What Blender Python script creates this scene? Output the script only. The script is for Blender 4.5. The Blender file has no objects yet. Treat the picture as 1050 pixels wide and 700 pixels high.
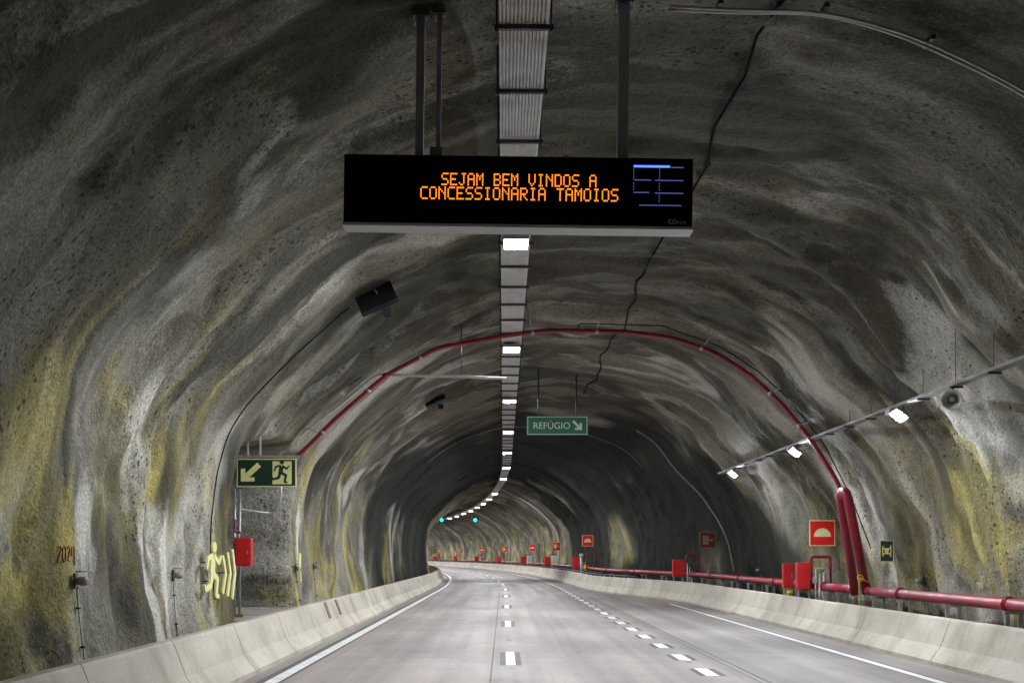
import bpy, bmesh, math, random
import numpy as np
from mathutils import Vector, Matrix, noise
from mathutils.bvhtree import BVHTree

random.seed(7)
C = bpy.context.scene.collection
SC = bpy.context.scene

# ------------------------------------------------------------------ camera, world, exposure
F, VX, VY, H = 1290.0, 516.0, 569.0, 1.95      # focal length in photo pixels, vanishing point, eye height
cam = bpy.data.cameras.new('camera')
cam.sensor_width = 36.0
cam.lens = F / 1050 * 36.0
cam.shift_x = (525 - VX) / 1050
cam.shift_y = (VY - 350) / 1050
cam.clip_start = 0.05
cam.clip_end = 2000
camo = bpy.data.objects.new('camera', cam)
camo.location = (0, 0, H)
camo.rotation_euler = (math.radians(90), 0, 0)
C.objects.link(camo)
SC.camera = camo

world = bpy.data.worlds.new('World')
SC.world = world
world.use_nodes = True
bg = world.node_tree.nodes['Background']
bg.inputs[0].default_value = (0.5, 0.6, 0.8, 1)
bg.inputs[1].default_value = 0.012             # night outside the bore

SC.view_settings.view_transform = 'Standard'
SC.view_settings.look = 'None'
SC.view_settings.exposure = 0.08
SC.view_settings.gamma = 1.0
SC.view_settings.use_curve_mapping = False
SC.render.engine = 'CYCLES'
cy = SC.cycles
cy.use_denoising = True
cy.max_bounces = 7
cy.diffuse_bounces = 5
cy.glossy_bounces = 3
cy.sample_clamp_indirect = 4.0
cy.use_light_tree = True

CEIL_L = 900.0        # radiance of a ceiling luminaire
SIDE_L = 2200.0         # radiance of a side floodlight

# ------------------------------------------------------------------ alignment: straight, then a left bend
S0, R = 68.7, 781.0
def P(s, x, z):
    if s <= S0:
        return Vector((x, s, z))
    a = (s - S0) / R
    return Vector((-R + (R + x) * math.cos(a), S0 + (R + x) * math.sin(a), z))
def head(s):
    return max(0.0, (s - S0) / R)
def at(px, py, d):
    return Vector(((px - VX) / F * d, d, H + (VY - py) / F * d))
def sstep(a, b, v):
    t = min(1.0, max(0.0, (v - a) / (b - a)))
    return t * t * (3 - 2 * t)
def xb(s):                       # inner top edge of the right barrier: lay-by, then taper
    return 8.0 - 3.0 * sstep(50, 73, s)

# ------------------------------------------------------------------ mesh helpers
class MB:
    def __init__(self):
        self.v, self.f, self.sm = [], [], []
    def add(self, vs, fs, smooth=False):
        b = len(self.v)
        self.v += [Vector(p) for p in vs]
        for f in fs:
            self.f.append(tuple(i + b for i in f)); self.sm.append(smooth)
        return self
    def box(self, c, size, rot=None, bev=0.0):
        hx, hy, hz = (k / 2 for k in size)
        if bev:
            bm = bmesh.new()
            bmesh.ops.create_cube(bm, size=1, matrix=Matrix.Diagonal((size[0], size[1], size[2], 1)))
            bmesh.ops.bevel(bm, geom=list(bm.edges), offset=bev, segments=2, affect='EDGES', profile=0.6)
            vs = [v.co.copy() for v in bm.verts]
            bm.verts.index_update()
            fs = [[v.index for v in f.verts] for f in bm.faces]
            bm.free()
        else:
            vs = [Vector((sx * hx, sy * hy, sz * hz)) for sx in (-1, 1) for sy in (-1, 1) for sz in (-1, 1)]
            fs = [(0, 1, 3, 2), (4, 6, 7, 5), (0, 4, 5, 1), (2, 3, 7, 6), (0, 2, 6, 4), (1, 5, 7, 3)]
        if rot is not None:
            vs = [rot @ p for p in vs]
        c = Vector(c)
        return self.add([p + c for p in vs], fs)
    def tube(self, pts, r, n=10, caps=True):
        pts = [Vector(p) for p in pts]
        m = len(pts)
        rs = r if isinstance(r, (list, tuple)) else [r] * m
        tans = []
        for i in range(m):
            a, b = pts[max(0, i - 1)], pts[min(m - 1, i + 1)]
            tans.append((b - a).normalized())
        t0 = tans[0]
        u = t0.orthogonal().normalized()
        vs, fs = [], []
        for i in range(m):
            t = tans[i]
            u = (u - t * u.dot(t))
            u = u.normalized() if u.length > 1e-6 else t.orthogonal().normalized()
            w = t.cross(u)
            for k in range(n):
                a = 2 * math.pi * k / n
                vs.append(pts[i] + (u * math.cos(a) + w * math.sin(a)) * rs[i])
        for i in range(m - 1):
            for k in range(n):
                fs.append((i * n + k, i * n + (k + 1) % n, (i + 1) * n + (k + 1) % n, (i + 1) * n + k))
        self.add(vs, fs, True)
        if caps:
            b = len(self.v) - len(vs)
            self.f.append(tuple(b + k for k in reversed(range(n)))); self.sm.append(False)
            self.f.append(tuple(b + (m - 1) * n + k for k in range(n))); self.sm.append(False)
        return self
    def lathe(self, c, d, prof, n=20):
        d = Vector(d).normalized(); u = d.orthogonal().normalized(); w = d.cross(u)
        vs = [Vector(c) + d * o + (u * math.cos(2 * math.pi * k / n) + w * math.sin(2 * math.pi * k / n)) * r for o, r in prof for k in range(n)]
        m = len(prof)
        fs = [(i * n + k, i * n + (k + 1) % n, (i + 1) * n + (k + 1) % n, (i + 1) * n + k) for i in range(m - 1) for k in range(n)]
        self.add(vs, fs, True)
        self.add([Vector(v) for v in vs[:n]], [tuple(range(n))]); self.add([Vector(v) for v in vs[-n:]], [tuple(range(n))])
        return self
    def prism(self, poly, y0, y1):           # poly in (x, z), seen from -y; y0 front, y1 back
        n = len(poly)
        vs = [(x, y0, z) for x, z in poly] + [(x, y1, z) for x, z in poly]
        fs = [tuple(range(n)), tuple(range(2 * n - 1, n - 1, -1))]
        for i in range(n):
            j = (i + 1) % n
            fs.append((i, i + n, j + n, j))
        return self.add(vs, fs)
    def disc(self, x, z, r, y0, y1, n=20, a0=0.0, a1=2 * math.pi):
        full = abs(a1 - a0 - 2 * math.pi) < 1e-6
        k = n if full else n + 1
        poly = [(x + r * math.cos(a0 + (a1 - a0) * i / n), z + r * math.sin(a0 + (a1 - a0) * i / n)) for i in range(k)]
        return self.prism(poly, y0, y1)
    def strokes(self, lines, y0, y1):        # lines: (points, width); thin raised strips with round joints
        k = 0
        for pts, w in lines:
            ws = w if isinstance(w, (list, tuple)) else [w] * len(pts)
            for i in range(len(pts) - 1):
                (ax, az), (bx, bz) = pts[i], pts[i + 1]
                L = math.hypot(bx - ax, bz - az) or 1e-6
                nx, nz = -(bz - az) / L / 2, (bx - ax) / L / 2
                wa, wb = ws[i], ws[i + 1]
                self.prism([(ax + nx * wa, az + nz * wa), (ax - nx * wa, az - nz * wa), (bx - nx * wb, bz - nz * wb), (bx + nx * wb, bz + nz * wb)], y0 - k * 0.0007, y1)
                k += 1
                self.disc(bx, bz, wb / 2, y0 - k * 0.0007, y1, 12); k += 1
        return self
    def build(self, name, mat, parent=None, world=True):
        me = bpy.data.meshes.new(name)
        off = parent.location.copy() if (parent is not None and world) else Vector((0, 0, 0))
        q = parent
        while q is not None and world and q.parent is not None:
            q = q.parent; off = off + q.location
        me.from_pydata([tuple(p - off) for p in self.v], [], self.f)
        me.polygons.foreach_set('use_smooth', self.sm)
        bm = bmesh.new(); bm.from_mesh(me)
        bmesh.ops.recalc_face_normals(bm, faces=bm.faces)
        bm.to_mesh(me); bm.free()
        me.materials.append(mat)
        o = bpy.data.objects.new(name, me)
        C.objects.link(o)
        if parent is not None:
            o.parent = parent
        return o

def tag(o, label=None, cat=None, group=None, kind=None):
    if label: o['label'] = label
    if cat: o['category'] = cat
    if group: o['group'] = group
    if kind: o['kind'] = kind
    return o
def thing(name, label, cat, loc=(0, 0, 0), rz=0.0, group=None):
    o = bpy.data.objects.new(name, None)
    o.empty_display_size = 0.2
    o.location = loc; o.rotation_euler = (0, 0, rz)
    C.objects.link(o)
    return tag(o, label, cat, group)
def dup(root, loc, rz, label, group=None):
    r = root.copy(); C.objects.link(r)
    r.location = loc; r.rotation_euler = (root.rotation_euler[0], root.rotation_euler[1], rz)
    r['label'] = label
    if group: r['group'] = group
    for ch in list(root.children):
        c = ch.copy(); C.objects.link(c); c.parent = r
        for g in list(ch.children):
            d = g.copy(); C.objects.link(d); d.parent = c
    return r
def text_mesh(s, size, mat, name, parent, loc, extrude=0.002, align='CENTER', xs=1.0):
    cu = bpy.data.curves.new('lettering', 'FONT')
    cu.body = s; cu.size = size; cu.extrude = extrude; cu.align_x = align; cu.align_y = 'CENTER'
    t = bpy.data.objects.new('lettering', cu)
    C.objects.link(t)
    bpy.context.view_layer.update()
    me = bpy.data.meshes.new_from_object(t.evaluated_get(bpy.context.evaluated_depsgraph_get()))
    bpy.data.objects.remove(t); bpy.data.curves.remove(cu)
    rot = Matrix.Rotation(math.pi / 2, 4, 'X') @ Matrix.Diagonal((xs, 1, 1, 1))
    me.transform(Matrix.Translation(Vector(loc)) @ rot)
    me.materials.clear(); me.materials.append(mat)
    o = bpy.data.objects.new(name, me); C.objects.link(o); o.parent = parent
    return o

# ------------------------------------------------------------------ materials
def nd(nt, t, **kw):
    n = nt.nodes.new(t)
    for k, v in kw.items():
        setattr(n, k, v)
    return n
def principled(name, col, rough=0.5, metal=0.0, var=0.15, scale=6.0, bump=0.0, bscale=40.0, spec=0.5):
    m = bpy.data.materials.new(name); m.use_nodes = True
    nt = m.node_tree; b = nt.nodes['Principled BSDF']
    b.inputs['Roughness'].default_value = rough
    b.inputs['Metallic'].default_value = metal
    b.inputs['Specular IOR Level'].default_value = spec
    tc = nd(nt, 'ShaderNodeTexCoord')
    nz = nd(nt, 'ShaderNodeTexNoise'); nz.inputs['Scale'].default_value = scale; nz.inputs['Detail'].default_value = 5
    nt.links.new(tc.outputs['Object'], nz.inputs['Vector'])
    rp = nd(nt, 'ShaderNodeValToRGB')
    rp.color_ramp.elements[0].position = 0.3; rp.color_ramp.elements[1].position = 0.7
    rp.color_ramp.elements[0].color = tuple(c * (1 - var) for c in col) + (1,)
    rp.color_ramp.elements[1].color = tuple(min(1, c * (1 + var)) for c in col) + (1,)
    nt.links.new(nz.outputs['Fac'], rp.inputs['Fac'])
    nt.links.new(rp.outputs['Color'], b.inputs['Base Color'])
    if bump:
        n2 = nd(nt, 'ShaderNodeTexNoise'); n2.inputs['Scale'].default_value = bscale; n2.inputs['Detail'].default_value = 4
        nt.links.new(tc.outputs['Object'], n2.inputs['Vector'])
        bp = nd(nt, 'ShaderNodeBump'); bp.inputs['Strength'].default_value = bump; bp.inputs['Distance'].default_value = 0.02
        nt.links.new(n2.outputs['Fac'], bp.inputs['Height'])
        nt.links.new(bp.outputs['Normal'], b.inputs['Normal'])
    return m
def emitter(name, col, strength, base=0.8):
    m = bpy.data.materials.new(name); m.use_nodes = True
    nt = m.node_tree
    b = nt.nodes['Principled BSDF']
    b.inputs['Base Color'].default_value = (base, base, base, 1)
    b.inputs['Emission Color'].default_value = (*col, 1)
    b.inputs['Emission Strength'].default_value = strength
    return m

def mapped(nt, src, sc):
    mp = nd(nt, 'ShaderNodeMapping'); mp.inputs['Scale'].default_value = sc
    nt.links.new(src, mp.inputs['Vector'])
    return mp.outputs['Vector']
def noise_of(nt, vec, scale=1.0, detail=6, rough=0.55, dist=0.0):
    n = nd(nt, 'ShaderNodeTexNoise')
    n.inputs['Scale'].default_value = scale; n.inputs['Detail'].default_value = detail
    n.inputs['Roughness'].default_value = rough; n.inputs['Distortion'].default_value = dist
    nt.links.new(vec, n.inputs['Vector'])
    return n.outputs['Fac']
def ramp(nt, fac, stops):
    r = nd(nt, 'ShaderNodeValToRGB')
    el = r.color_ramp.elements
    while len(el) < len(stops): el.new(0.5)
    for e, (p, c) in zip(el, stops):
        e.position = p
        e.color = (c, c, c, 1) if isinstance(c, (int, float)) else (*c, 1)
    nt.links.new(fac, r.inputs['Fac'])
    return r.outputs['Color']
def mixc(nt, fac, a, b, mode='MIX'):
    m = nd(nt, 'ShaderNodeMix', data_type='RGBA', blend_type=mode)
    if isinstance(fac, (int, float)): m.inputs[0].default_value = fac
    else: nt.links.new(fac, m.inputs[0])
    for sock, v in ((m.inputs[6], a), (m.inputs[7], b)):
        if isinstance(v, tuple): sock.default_value = (*v, 1)
        else: nt.links.new(v, sock)
    return m.outputs[2]
def mth(nt, op, a, b=None):
    m = nd(nt, 'ShaderNodeMath', operation=op)
    for i, v in enumerate((a, b)):
        if v is None: continue
        if isinstance(v, (int, float)): m.inputs[i].default_value = v
        else: nt.links.new(v, m.inputs[i])
    return m.outputs[0]

def lining_material():
    # stain and shade maps are stored per vertex (mineral runs, ochre, damp, pits, crown shade); grain is added here
    m = bpy.data.materials.new('sprayed_concrete'); m.use_nodes = True
    nt = m.node_tree; b = nt.nodes['Principled BSDF']
    pos = nd(nt, 'ShaderNodeNewGeometry').outputs['Position']
    def attr(name):
        at_ = nd(nt, 'ShaderNodeAttribute', attribute_name=name)
        sp = nd(nt, 'ShaderNodeSeparateColor'); nt.links.new(at_.outputs['Color'], sp.inputs[0])
        return sp.outputs
    base_a, lime_a, drip_a = attr('stain_shade_a')
    ochre_a, damp_a, pit_a = attr('stain_b')
    tone_a, dark_zone_a, spare_a = attr('stain_c')
    f1 = noise_of(nt, pos, 5.0, 7, 0.68)
    f2 = noise_of(nt, pos, 22, 4, 0.72)
    jit = mth(nt, 'MULTIPLY', mth(nt, 'SUBTRACT', f1, 0.5), 0.55)
    jit2 = mth(nt, 'MULTIPLY', mth(nt, 'SUBTRACT', f2, 0.5), 0.22)
    jit = mth(nt, 'ADD', jit, jit2)
    def j(v, k=1.0):
        return mth(nt, 'ADD', v, jit if k == 1.0 else mth(nt, 'MULTIPLY', jit, k))
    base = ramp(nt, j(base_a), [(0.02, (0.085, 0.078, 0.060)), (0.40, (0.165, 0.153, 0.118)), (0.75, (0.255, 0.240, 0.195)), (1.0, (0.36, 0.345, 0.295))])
    col = mixc(nt, ramp(nt, j(drip_a), [(0.50, 0.0), (1.0, 0.30)]), base, (0.46, 0.45, 0.40))
    col = mixc(nt, ramp(nt, j(lime_a, 0.8), [(0.52, 0.0), (0.92, 0.85)]), col, (0.64, 0.625, 0.57))
    yc = ramp(nt, j(tone_a), [(0.20, (0.25, 0.215, 0.070)), (0.80, (0.64, 0.555, 0.17))])
    col = mixc(nt, ramp(nt, j(ochre_a, 0.9), [(0.34, 0.0), (1.0, 0.78)]), col, yc)
    col = mixc(nt, ramp(nt, j(damp_a, 0.9), [(0.60, 0.0), (1.0, 0.80)]), col, (0.050, 0.048, 0.038))
    col = mixc(nt, ramp(nt, j(spare_a, 0.7), [(0.25, 0.0), (0.60, 0.90)]), col, (0.78, 0.765, 0.70))
    col = mixc(nt, ramp(nt, j(dark_zone_a, 0.4), [(0.12, 0.0), (0.42, 0.98)]), col, (0.020, 0.023, 0.020))
    vo = nd(nt, 'ShaderNodeTexVoronoi'); vo.inputs['Scale'].default_value = 12.0
    wv = nd(nt, 'ShaderNodeVectorMath', operation='ADD')
    cmb = nd(nt, 'ShaderNodeCombineXYZ'); nt.links.new(jit, cmb.inputs[0]); nt.links.new(jit2, cmb.inputs[2])
    sc_ = nd(nt, 'ShaderNodeVectorMath', operation='SCALE'); nt.links.new(cmb.outputs[0], sc_.inputs[0]); sc_.inputs[3].default_value = 0.25
    nt.links.new(pos, wv.inputs[0]); nt.links.new(sc_.outputs[0], wv.inputs[1])
    nt.links.new(wv.outputs[0], vo.inputs['Vector'])
    vsep = nd(nt, 'ShaderNodeSeparateColor'); nt.links.new(vo.outputs['Color'], vsep.inputs[0])
    thr = mth(nt, 'MULTIPLY', mth(nt, 'SUBTRACT', mth(nt, 'MULTIPLY', vsep.outputs[0], ramp(nt, pit_a, [(0.45, 0.35), (0.80, 1.25)])), 0.30), 0.46)
    pit = mth(nt, 'LESS_THAN', vo.outputs['Distance'], thr)
    col = mixc(nt, mth(nt, 'MULTIPLY', pit, 0.80), col, (0.03, 0.03, 0.027))
    col = mixc(nt, 0.75, col, ramp(nt, f2, [(0.32, 0.5), (0.68, 1.45)]), 'MULTIPLY')
    nt.links.new(col, b.inputs['Base Color'])
    b.inputs['Roughness'].default_value = 0.75
    b.inputs['Specular IOR Level'].default_value = 0.12
    hs = mth(nt, 'ADD', mth(nt, 'MULTIPLY', f1, 0.8), mth(nt, 'MULTIPLY', f2, 0.22))
    bp = nd(nt, 'ShaderNodeBump'); bp.inputs['Strength'].default_value = 0.8; bp.inputs['Distance'].default_value = 0.15
    nt.links.new(hs, bp.inputs['Height']); nt.links.new(bp.outputs['Normal'], b.inputs['Normal'])
    return m

def road_material():
    m = bpy.data.materials.new('road_concrete'); m.use_nodes = True
    nt = m.node_tree; b = nt.nodes['Principled BSDF']
    uv = nd(nt, 'ShaderNodeUVMap').outputs['UV']
    sep = nd(nt, 'ShaderNodeSeparateXYZ'); nt.links.new(uv, sep.inputs[0])
    base = ramp(nt, noise_of(nt, mapped(nt, uv, (0.5, 0.14, 1)), 1, 8, 0.6, 0.3), [(0.3, (0.215, 0.190, 0.182)), (0.7, (0.335, 0.299, 0.284))])
    fine = noise_of(nt, uv, 30, 4, 0.7)
    col = mixc(nt, 0.7, base, ramp(nt, fine, [(0.3, 0.68), (0.7, 1.25)]), 'MULTIPLY')
    lon = ramp(nt, noise_of(nt, mapped(nt, uv, (1.5, 0.02, 1)), 1, 4), [(0.36, 0.60), (0.60, 1.12)])   # tyre tracks along the lanes
    col = mixc(nt, 0.7, col, lon, 'MULTIPLY')
    crs = ramp(nt, noise_of(nt, mapped(nt, uv, (0.12, 1.4, 1)), 1, 5), [(0.35, 0.86), (0.65, 1.08)])   # finishing bands
    col = mixc(nt, 0.4, col, crs, 'MULTIPLY')
    spot = ramp(nt, noise_of(nt, mapped(nt, uv, (1.2, 0.5, 1)), 1.6, 8, 0.75), [(0.56, 0.0), (0.70, 0.55)])
    col = mixc(nt, spot, col, (0.10, 0.098, 0.10))
    # sawn transverse joints every 6 m
    fr = mth(nt, 'FRACT', mth(nt, 'DIVIDE', sep.outputs['Y'], 6.0))
    jt = mth(nt, 'LESS_THAN', fr, 0.0035)
    col = mixc(nt, mth(nt, 'MULTIPLY', jt, 0.7), col, (0.06, 0.06, 0.06))
    nt.links.new(col, b.inputs['Base Color'])
    rg = ramp(nt, noise_of(nt, mapped(nt, uv, (0.8, 0.2, 1)), 1, 5), [(0.3, 0.58), (0.7, 0.75)])
    b.inputs['Specular IOR Level'].default_value = 0.3
    nt.links.new(rg, b.inputs['Roughness'])
    bp = nd(nt, 'ShaderNodeBump'); bp.inputs['Strength'].default_value = 0.25; bp.inputs['Distance'].default_value = 0.01
    nt.links.new(fine, bp.inputs['Height']); nt.links.new(bp.outputs['Normal'], b.inputs['Normal'])
    return m

def barrier_material():
    m = bpy.data.materials.new('barrier_concrete'); m.use_nodes = True
    nt = m.node_tree; b = nt.nodes['Principled BSDF']
    pos = nd(nt, 'ShaderNodeNewGeometry').outputs['Position']
    base = ramp(nt, noise_of(nt, mapped(nt, pos, (0.9, 0.5, 1.2)), 1, 8, 0.6), [(0.3, (0.38, 0.345, 0.285)), (0.7, (0.59, 0.545, 0.465))])
    run = ramp(nt, noise_of(nt, mapped(nt, pos, (1.0, 1.0, 0.40)), 1, 7, 0.65), [(0.48, 0.0), (0.70, 0.60)])
    col = mixc(nt, run, base, (0.22, 0.19, 0.135))
    fine = noise_of(nt, pos, 26, 5, 0.7)
    col = mixc(nt, 0.5, col, ramp(nt, fine, [(0.3, 0.72), (0.7, 1.2)]), 'MULTIPLY')
    vo = nd(nt, 'ShaderNodeTexVoronoi'); vo.inputs['Scale'].default_value = 22.0
    nt.links.new(pos, vo.inputs['Vector'])
    col = mixc(nt, mth(nt, 'MULTIPLY', mth(nt, 'LESS_THAN', vo.outputs['Distance'], 0.09), 0.5), col, (0.12, 0.11, 0.10))
    nt.links.new(col, b.inputs['Base Color'])
    b.inputs['Roughness'].default_value = 0.72
    bp = nd(nt, 'ShaderNodeBump'); bp.inputs['Strength'].default_value = 0.3; bp.inputs['Distance'].default_value = 0.01
    nt.links.new(fine, bp.inputs['Height']); nt.links.new(bp.outputs['Normal'], b.inputs['Normal'])
    return m

M_ROCK = lining_material()
M_ROAD = road_material()
M_BARR = barrier_material()
M_VERGE = principled('verge_concrete', (0.26, 0.245, 0.22), 0.85, var=0.35, scale=2.5, bump=0.5, bscale=14)
M_WHITE = principled('white_road_paint', (0.68, 0.68, 0.68), 0.6, var=0.16, scale=3.5)
M_BLACKP = principled('black_road_paint', (0.075, 0.075, 0.08), 0.7, var=0.3, scale=3)
M_SEAL = principled('joint_sealant', (0.07, 0.068, 0.068), 0.7, var=0.3)
M_RED = principled('red_pipe_paint', (0.27, 0.012, 0.034), 0.40, var=0.38, scale=1.6, bump=0.05, bscale=30)
M_REDBOX = principled('red_cabinet_paint', (0.60, 0.018, 0.022), 0.38, var=0.12, scale=3)
M_SIGNRED = principled('sign_red', (0.72, 0.012, 0.010), 0.5, var=0.08)
M_SIGNDARK = principled('dark_sign_red', (0.15, 0.014, 0.016), 0.6, var=0.15)  # darker red, used on one hose sign only
M_DULL = principled('dull_pinkish_grey', (0.30, 0.21, 0.17), 0.6, var=0.1)
M_GLOW = principled('photoluminescent_yellow', (0.86, 0.85, 0.38), 0.55, var=0.08, scale=3)
M_CREAM = principled('pale_cream', (0.86, 0.76, 0.42), 0.55, var=0.06)
M_DGREEN = principled('dark_green_sign', (0.010, 0.040, 0.022), 0.45, var=0.15)
M_GREEN = principled('road_sign_green', (0.015, 0.17, 0.085), 0.5, var=0.1)
M_SWHITE = principled('sign_white', (0.80, 0.82, 0.82), 0.5, var=0.05)
M_GALV = principled('galvanised_steel', (0.42, 0.43, 0.44), 0.45, metal=0.6, var=0.25, scale=9)
M_TRAY = principled('tray_sheet', (0.74, 0.73, 0.72), 0.5, metal=0.0, var=0.18, scale=4)
M_DSTEEL = principled('dark_steel', (0.06, 0.062, 0.08), 0.5, metal=0.3, var=0.25, scale=7)
M_POST = principled('grey_post_paint', (0.40, 0.40, 0.48), 0.5, var=0.2)
M_BLACK = principled('matt_black', (0.012, 0.012, 0.014), 0.6, var=0.3, spec=0.2)
M_SCREEN = principled('screen_black', (0.006, 0.006, 0.009), 0.65, var=0.3, scale=12, spec=0.08)
M_CABLE = principled('black_cable', (0.012, 0.012, 0.012), 0.9, var=0.3, spec=0.05)
M_GREY = principled('grey_plastic', (0.30, 0.31, 0.31), 0.5, var=0.15)
M_PALE = principled('pale_grey_paint', (0.55, 0.55, 0.53), 0.5, var=0.12)
M_BRASS = principled('worn_brass', (0.42, 0.28, 0.09), 0.4, metal=0.7, var=0.3)
M_YELLOW = principled('yellow_paint', (0.70, 0.50, 0.02), 0.45, var=0.15)
M_SPRAY = principled('red_spray_paint', (0.30, 0.085, 0.075), 0.8, var=0.4, scale=14)
M_REFL = principled('reflector_white', (0.85, 0.86, 0.84), 0.3, var=0.05)
M_RUST = principled('rusty_plate', (0.16, 0.125, 0.09), 0.7, var=0.35, scale=9)
M_LAMP = emitter('lamp_glass', (0.95, 0.97, 1.0), CEIL_L)
M_FLOOD = emitter('flood_glass', (0.88, 0.94, 1.0), SIDE_L)
M_LED = emitter('amber_led', (1.0, 0.25, 0.015), 1.8, 0.01)
M_BLUE = emitter('blue_led', (0.05, 0.12, 1.0), 3.4, 0.01)
M_BLUEDIM = emitter('dim_blue_led', (0.18, 0.23, 0.75), 0.42, 0.01)
M_SIGNAL = emitter('green_signal_lens', (0.0, 1.0, 0.50), 4.5, 0.05)

# ------------------------------------------------------------------ the bore: sprayed rock lining
LEFT = [(-5.35, -0.3), (-5.5, 0.8), (-5.62, 1.8), (-5.62, 2.8), (-5.5, 3.7), (-5.25, 4.5), (-4.3, 5.55), (-3.05, 6.6), (-1.65, 7.36), (-0.6, 7.72), (0.25, 7.88)]
RIGHTW = [(0.25, 7.88), (1.4, 7.96), (3.0, 7.82), (4.2, 7.58), (5.35, 7.15), (6.3, 6.55), (6.97, 5.52), (7.70, 4.78), (8.45, 3.85), (8.95, 2.6), (9.25, 1.2), (9.35, -0.3)]
RIGHTN = [(0.5 - x, z) for x, z in reversed(LEFT)]
def resample(poly, n):
    # smooth a little (Chaikin), then equal arc steps
    for _ in range(2):
        q = [poly[0]]
        for a, b in zip(poly[:-1], poly[1:]):
            q += [(a[0] * .75 + b[0] * .25, a[1] * .75 + b[1] * .25), (a[0] * .25 + b[0] * .75, a[1] * .25 + b[1] * .75)]
        q.append(poly[-1]); poly = q
    ls = [0]
    for a, b in zip(poly[:-1], poly[1:]): ls.append(ls[-1] + math.hypot(b[0] - a[0], b[1] - a[1]))
    out, k = [], 0
    for i in range(n):
        d = ls[-1] * i / (n - 1)
        while k < len(ls) - 2 and ls[k + 1] < d: k += 1
        t = (d - ls[k]) / max(1e-9, ls[k + 1] - ls[k])
        out.append((poly[k][0] * (1 - t) + poly[k + 1][0] * t, poly[k][1] * (1 - t) + poly[k + 1][1] * t))
    return out, ls[-1]
NL, NR = 118, 138
pl, lenL = resample(LEFT, NL)
pw, lenR = resample(RIGHTW, NR)
pn, _ = resample(RIGHTN, NR)
NT = NL + NR - 1
NICHE = (25.6, 32.4)          # cross-passage mouth in the left wall
def far_s(s):
    return s if s < 36 else 36 + (s - 36) * 0.6          # broader lumps further in
def disp(s, t):
    s = far_s(s)
    nz = noise.noise
    w = nz((s * 0.17, t * 0.12, 3.1)) * 1.8
    a = 1 - 2.0 * abs(nz((s * 0.30 + w, t * 0.13 + 0.05 * s, 1.7)))
    b = nz((s * 0.72 + w * 1.5, t * 0.26 - 0.12 * s, 5.2))
    e = 1 - 2.0 * abs(nz((s * 1.05 - w, t * 0.30 + 0.10 * s, 8.8)))
    c = nz((s * 2.0 + b * 1.5, t * 0.85, 9.4))
    d = nz((s * 5.0, t * 2.8, 2.2))
    k1 = 1 - 2.0 * abs(nz((s * 1.15 + 0.4 * b, t * 0.95 + 0.4 * c, 12.3)))
    k2 = nz((s * 2.6, t * 2.3, 14.9))
    g = nz((s * 0.11, t * 0.10, 7.7))
    sw = s / 4.6 + 0.6 * nz((s * 0.13, t * 0.14, 4.4)) + 0.02 * t
    f = sw - math.floor(sw)
    saw = (f / 0.8 if f < 0.8 else (1 - f) / 0.2)
    v = -0.18 * a + 0.22 * b - 0.06 * e + 0.08 * c + 0.03 * d - 0.055 * k1 + 0.035 * k2 + 0.20 * g + 0.09 * saw + 0.12
    return (v if v > -0.02 else -0.02 + 0.25 * (v + 0.02))
rows = []
s = -42.0
while s < 335:
    rows.append(s)
    s += 0.5 if s < 6 else 0.10 if s < 36 else 0.16 if s < 80 else 0.40 if s < 160 else 0.8
verts, uvs = [], []
for s in rows:
    k = sstep(51, 74, s)
    prof = pl[:-1] + [(a[0] * (1 - k) + b[0] * k, a[1] * (1 - k) + b[1] * k) for a, b in zip(pw, pn)]
    for i, (x, z) in enumerate(prof):
        x0, z0 = prof[max(0, i - 1)]; x1, z1 = prof[min(NT - 1, i + 1)]
        L = math.hypot(x1 - x0, z1 - z0)
        nx, nzv = -(z1 - z0) / L, (x1 - x0) / L           # outward
        t = -lenL * (1 - i / (NL - 1)) if i < NL else lenR * (i - NL + 1) / (NR - 1)
        v = disp(s, t)
        px, pz = x + nx * v, z + nzv * v
        if i < NL and NICHE[0] - 0.6 < s < NICHE[1] + 0.6 and z < 5.2:
            top = 4.15 + 0.35 * math.sin((s - NICHE[0]) / (NICHE[1] - NICHE[0]) * math.pi) + 0.1 * noise.noise((s, 0, 0))
            wob = 0.12 * noise.noise((z * 1.2, 4, s * .2))
            m = sstep(NICHE[0] - 0.22, NICHE[0] + 0.22, s + wob) * (1 - sstep(NICHE[1] - 0.2, NICHE[1] + 0.2, s + wob)) * (1 - sstep(top - 0.2, top + 0.15, z))
            px -= 3.6 * m
        verts.append(P(s, px, pz)); uvs.append((s, t))
faces = []
for r in range(len(rows) - 1):
    for i in range(NT - 1):
        a = r * NT + i
        faces.append((a, a + 1, a + NT + 1, a + NT))
me = bpy.data.meshes.new('tunnel_lining')
me.from_pydata(verts, [], faces)
me.polygons.foreach_set('use_smooth', [True] * len(faces))
ul = me.uv_layers.new(name='UVMap')
li = [0] * len(me.loops); me.loops.foreach_get('vertex_index', li)
flat = []
for i in li: flat += uvs[i]
ul.data.foreach_set('uv', flat)
V3 = noise.fractal
def field(fs, ft, seed, octv=3, warp=1.0, Hh=0.85):
    out = np.empty(len(uvs))
    for i, (s, t) in enumerate(uvs):
        wx, wt = WARP[i]
        s = far_s(s)
        out[i] = V3((fs * (s + 0.16 * t + wx * warp), ft * (t + wt * warp), seed), Hh, 2.0, octv)
    r = np.empty(len(out)); r[np.argsort(out)] = np.linspace(0, 1, len(out))      # even spread 0..1
    return r
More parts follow.
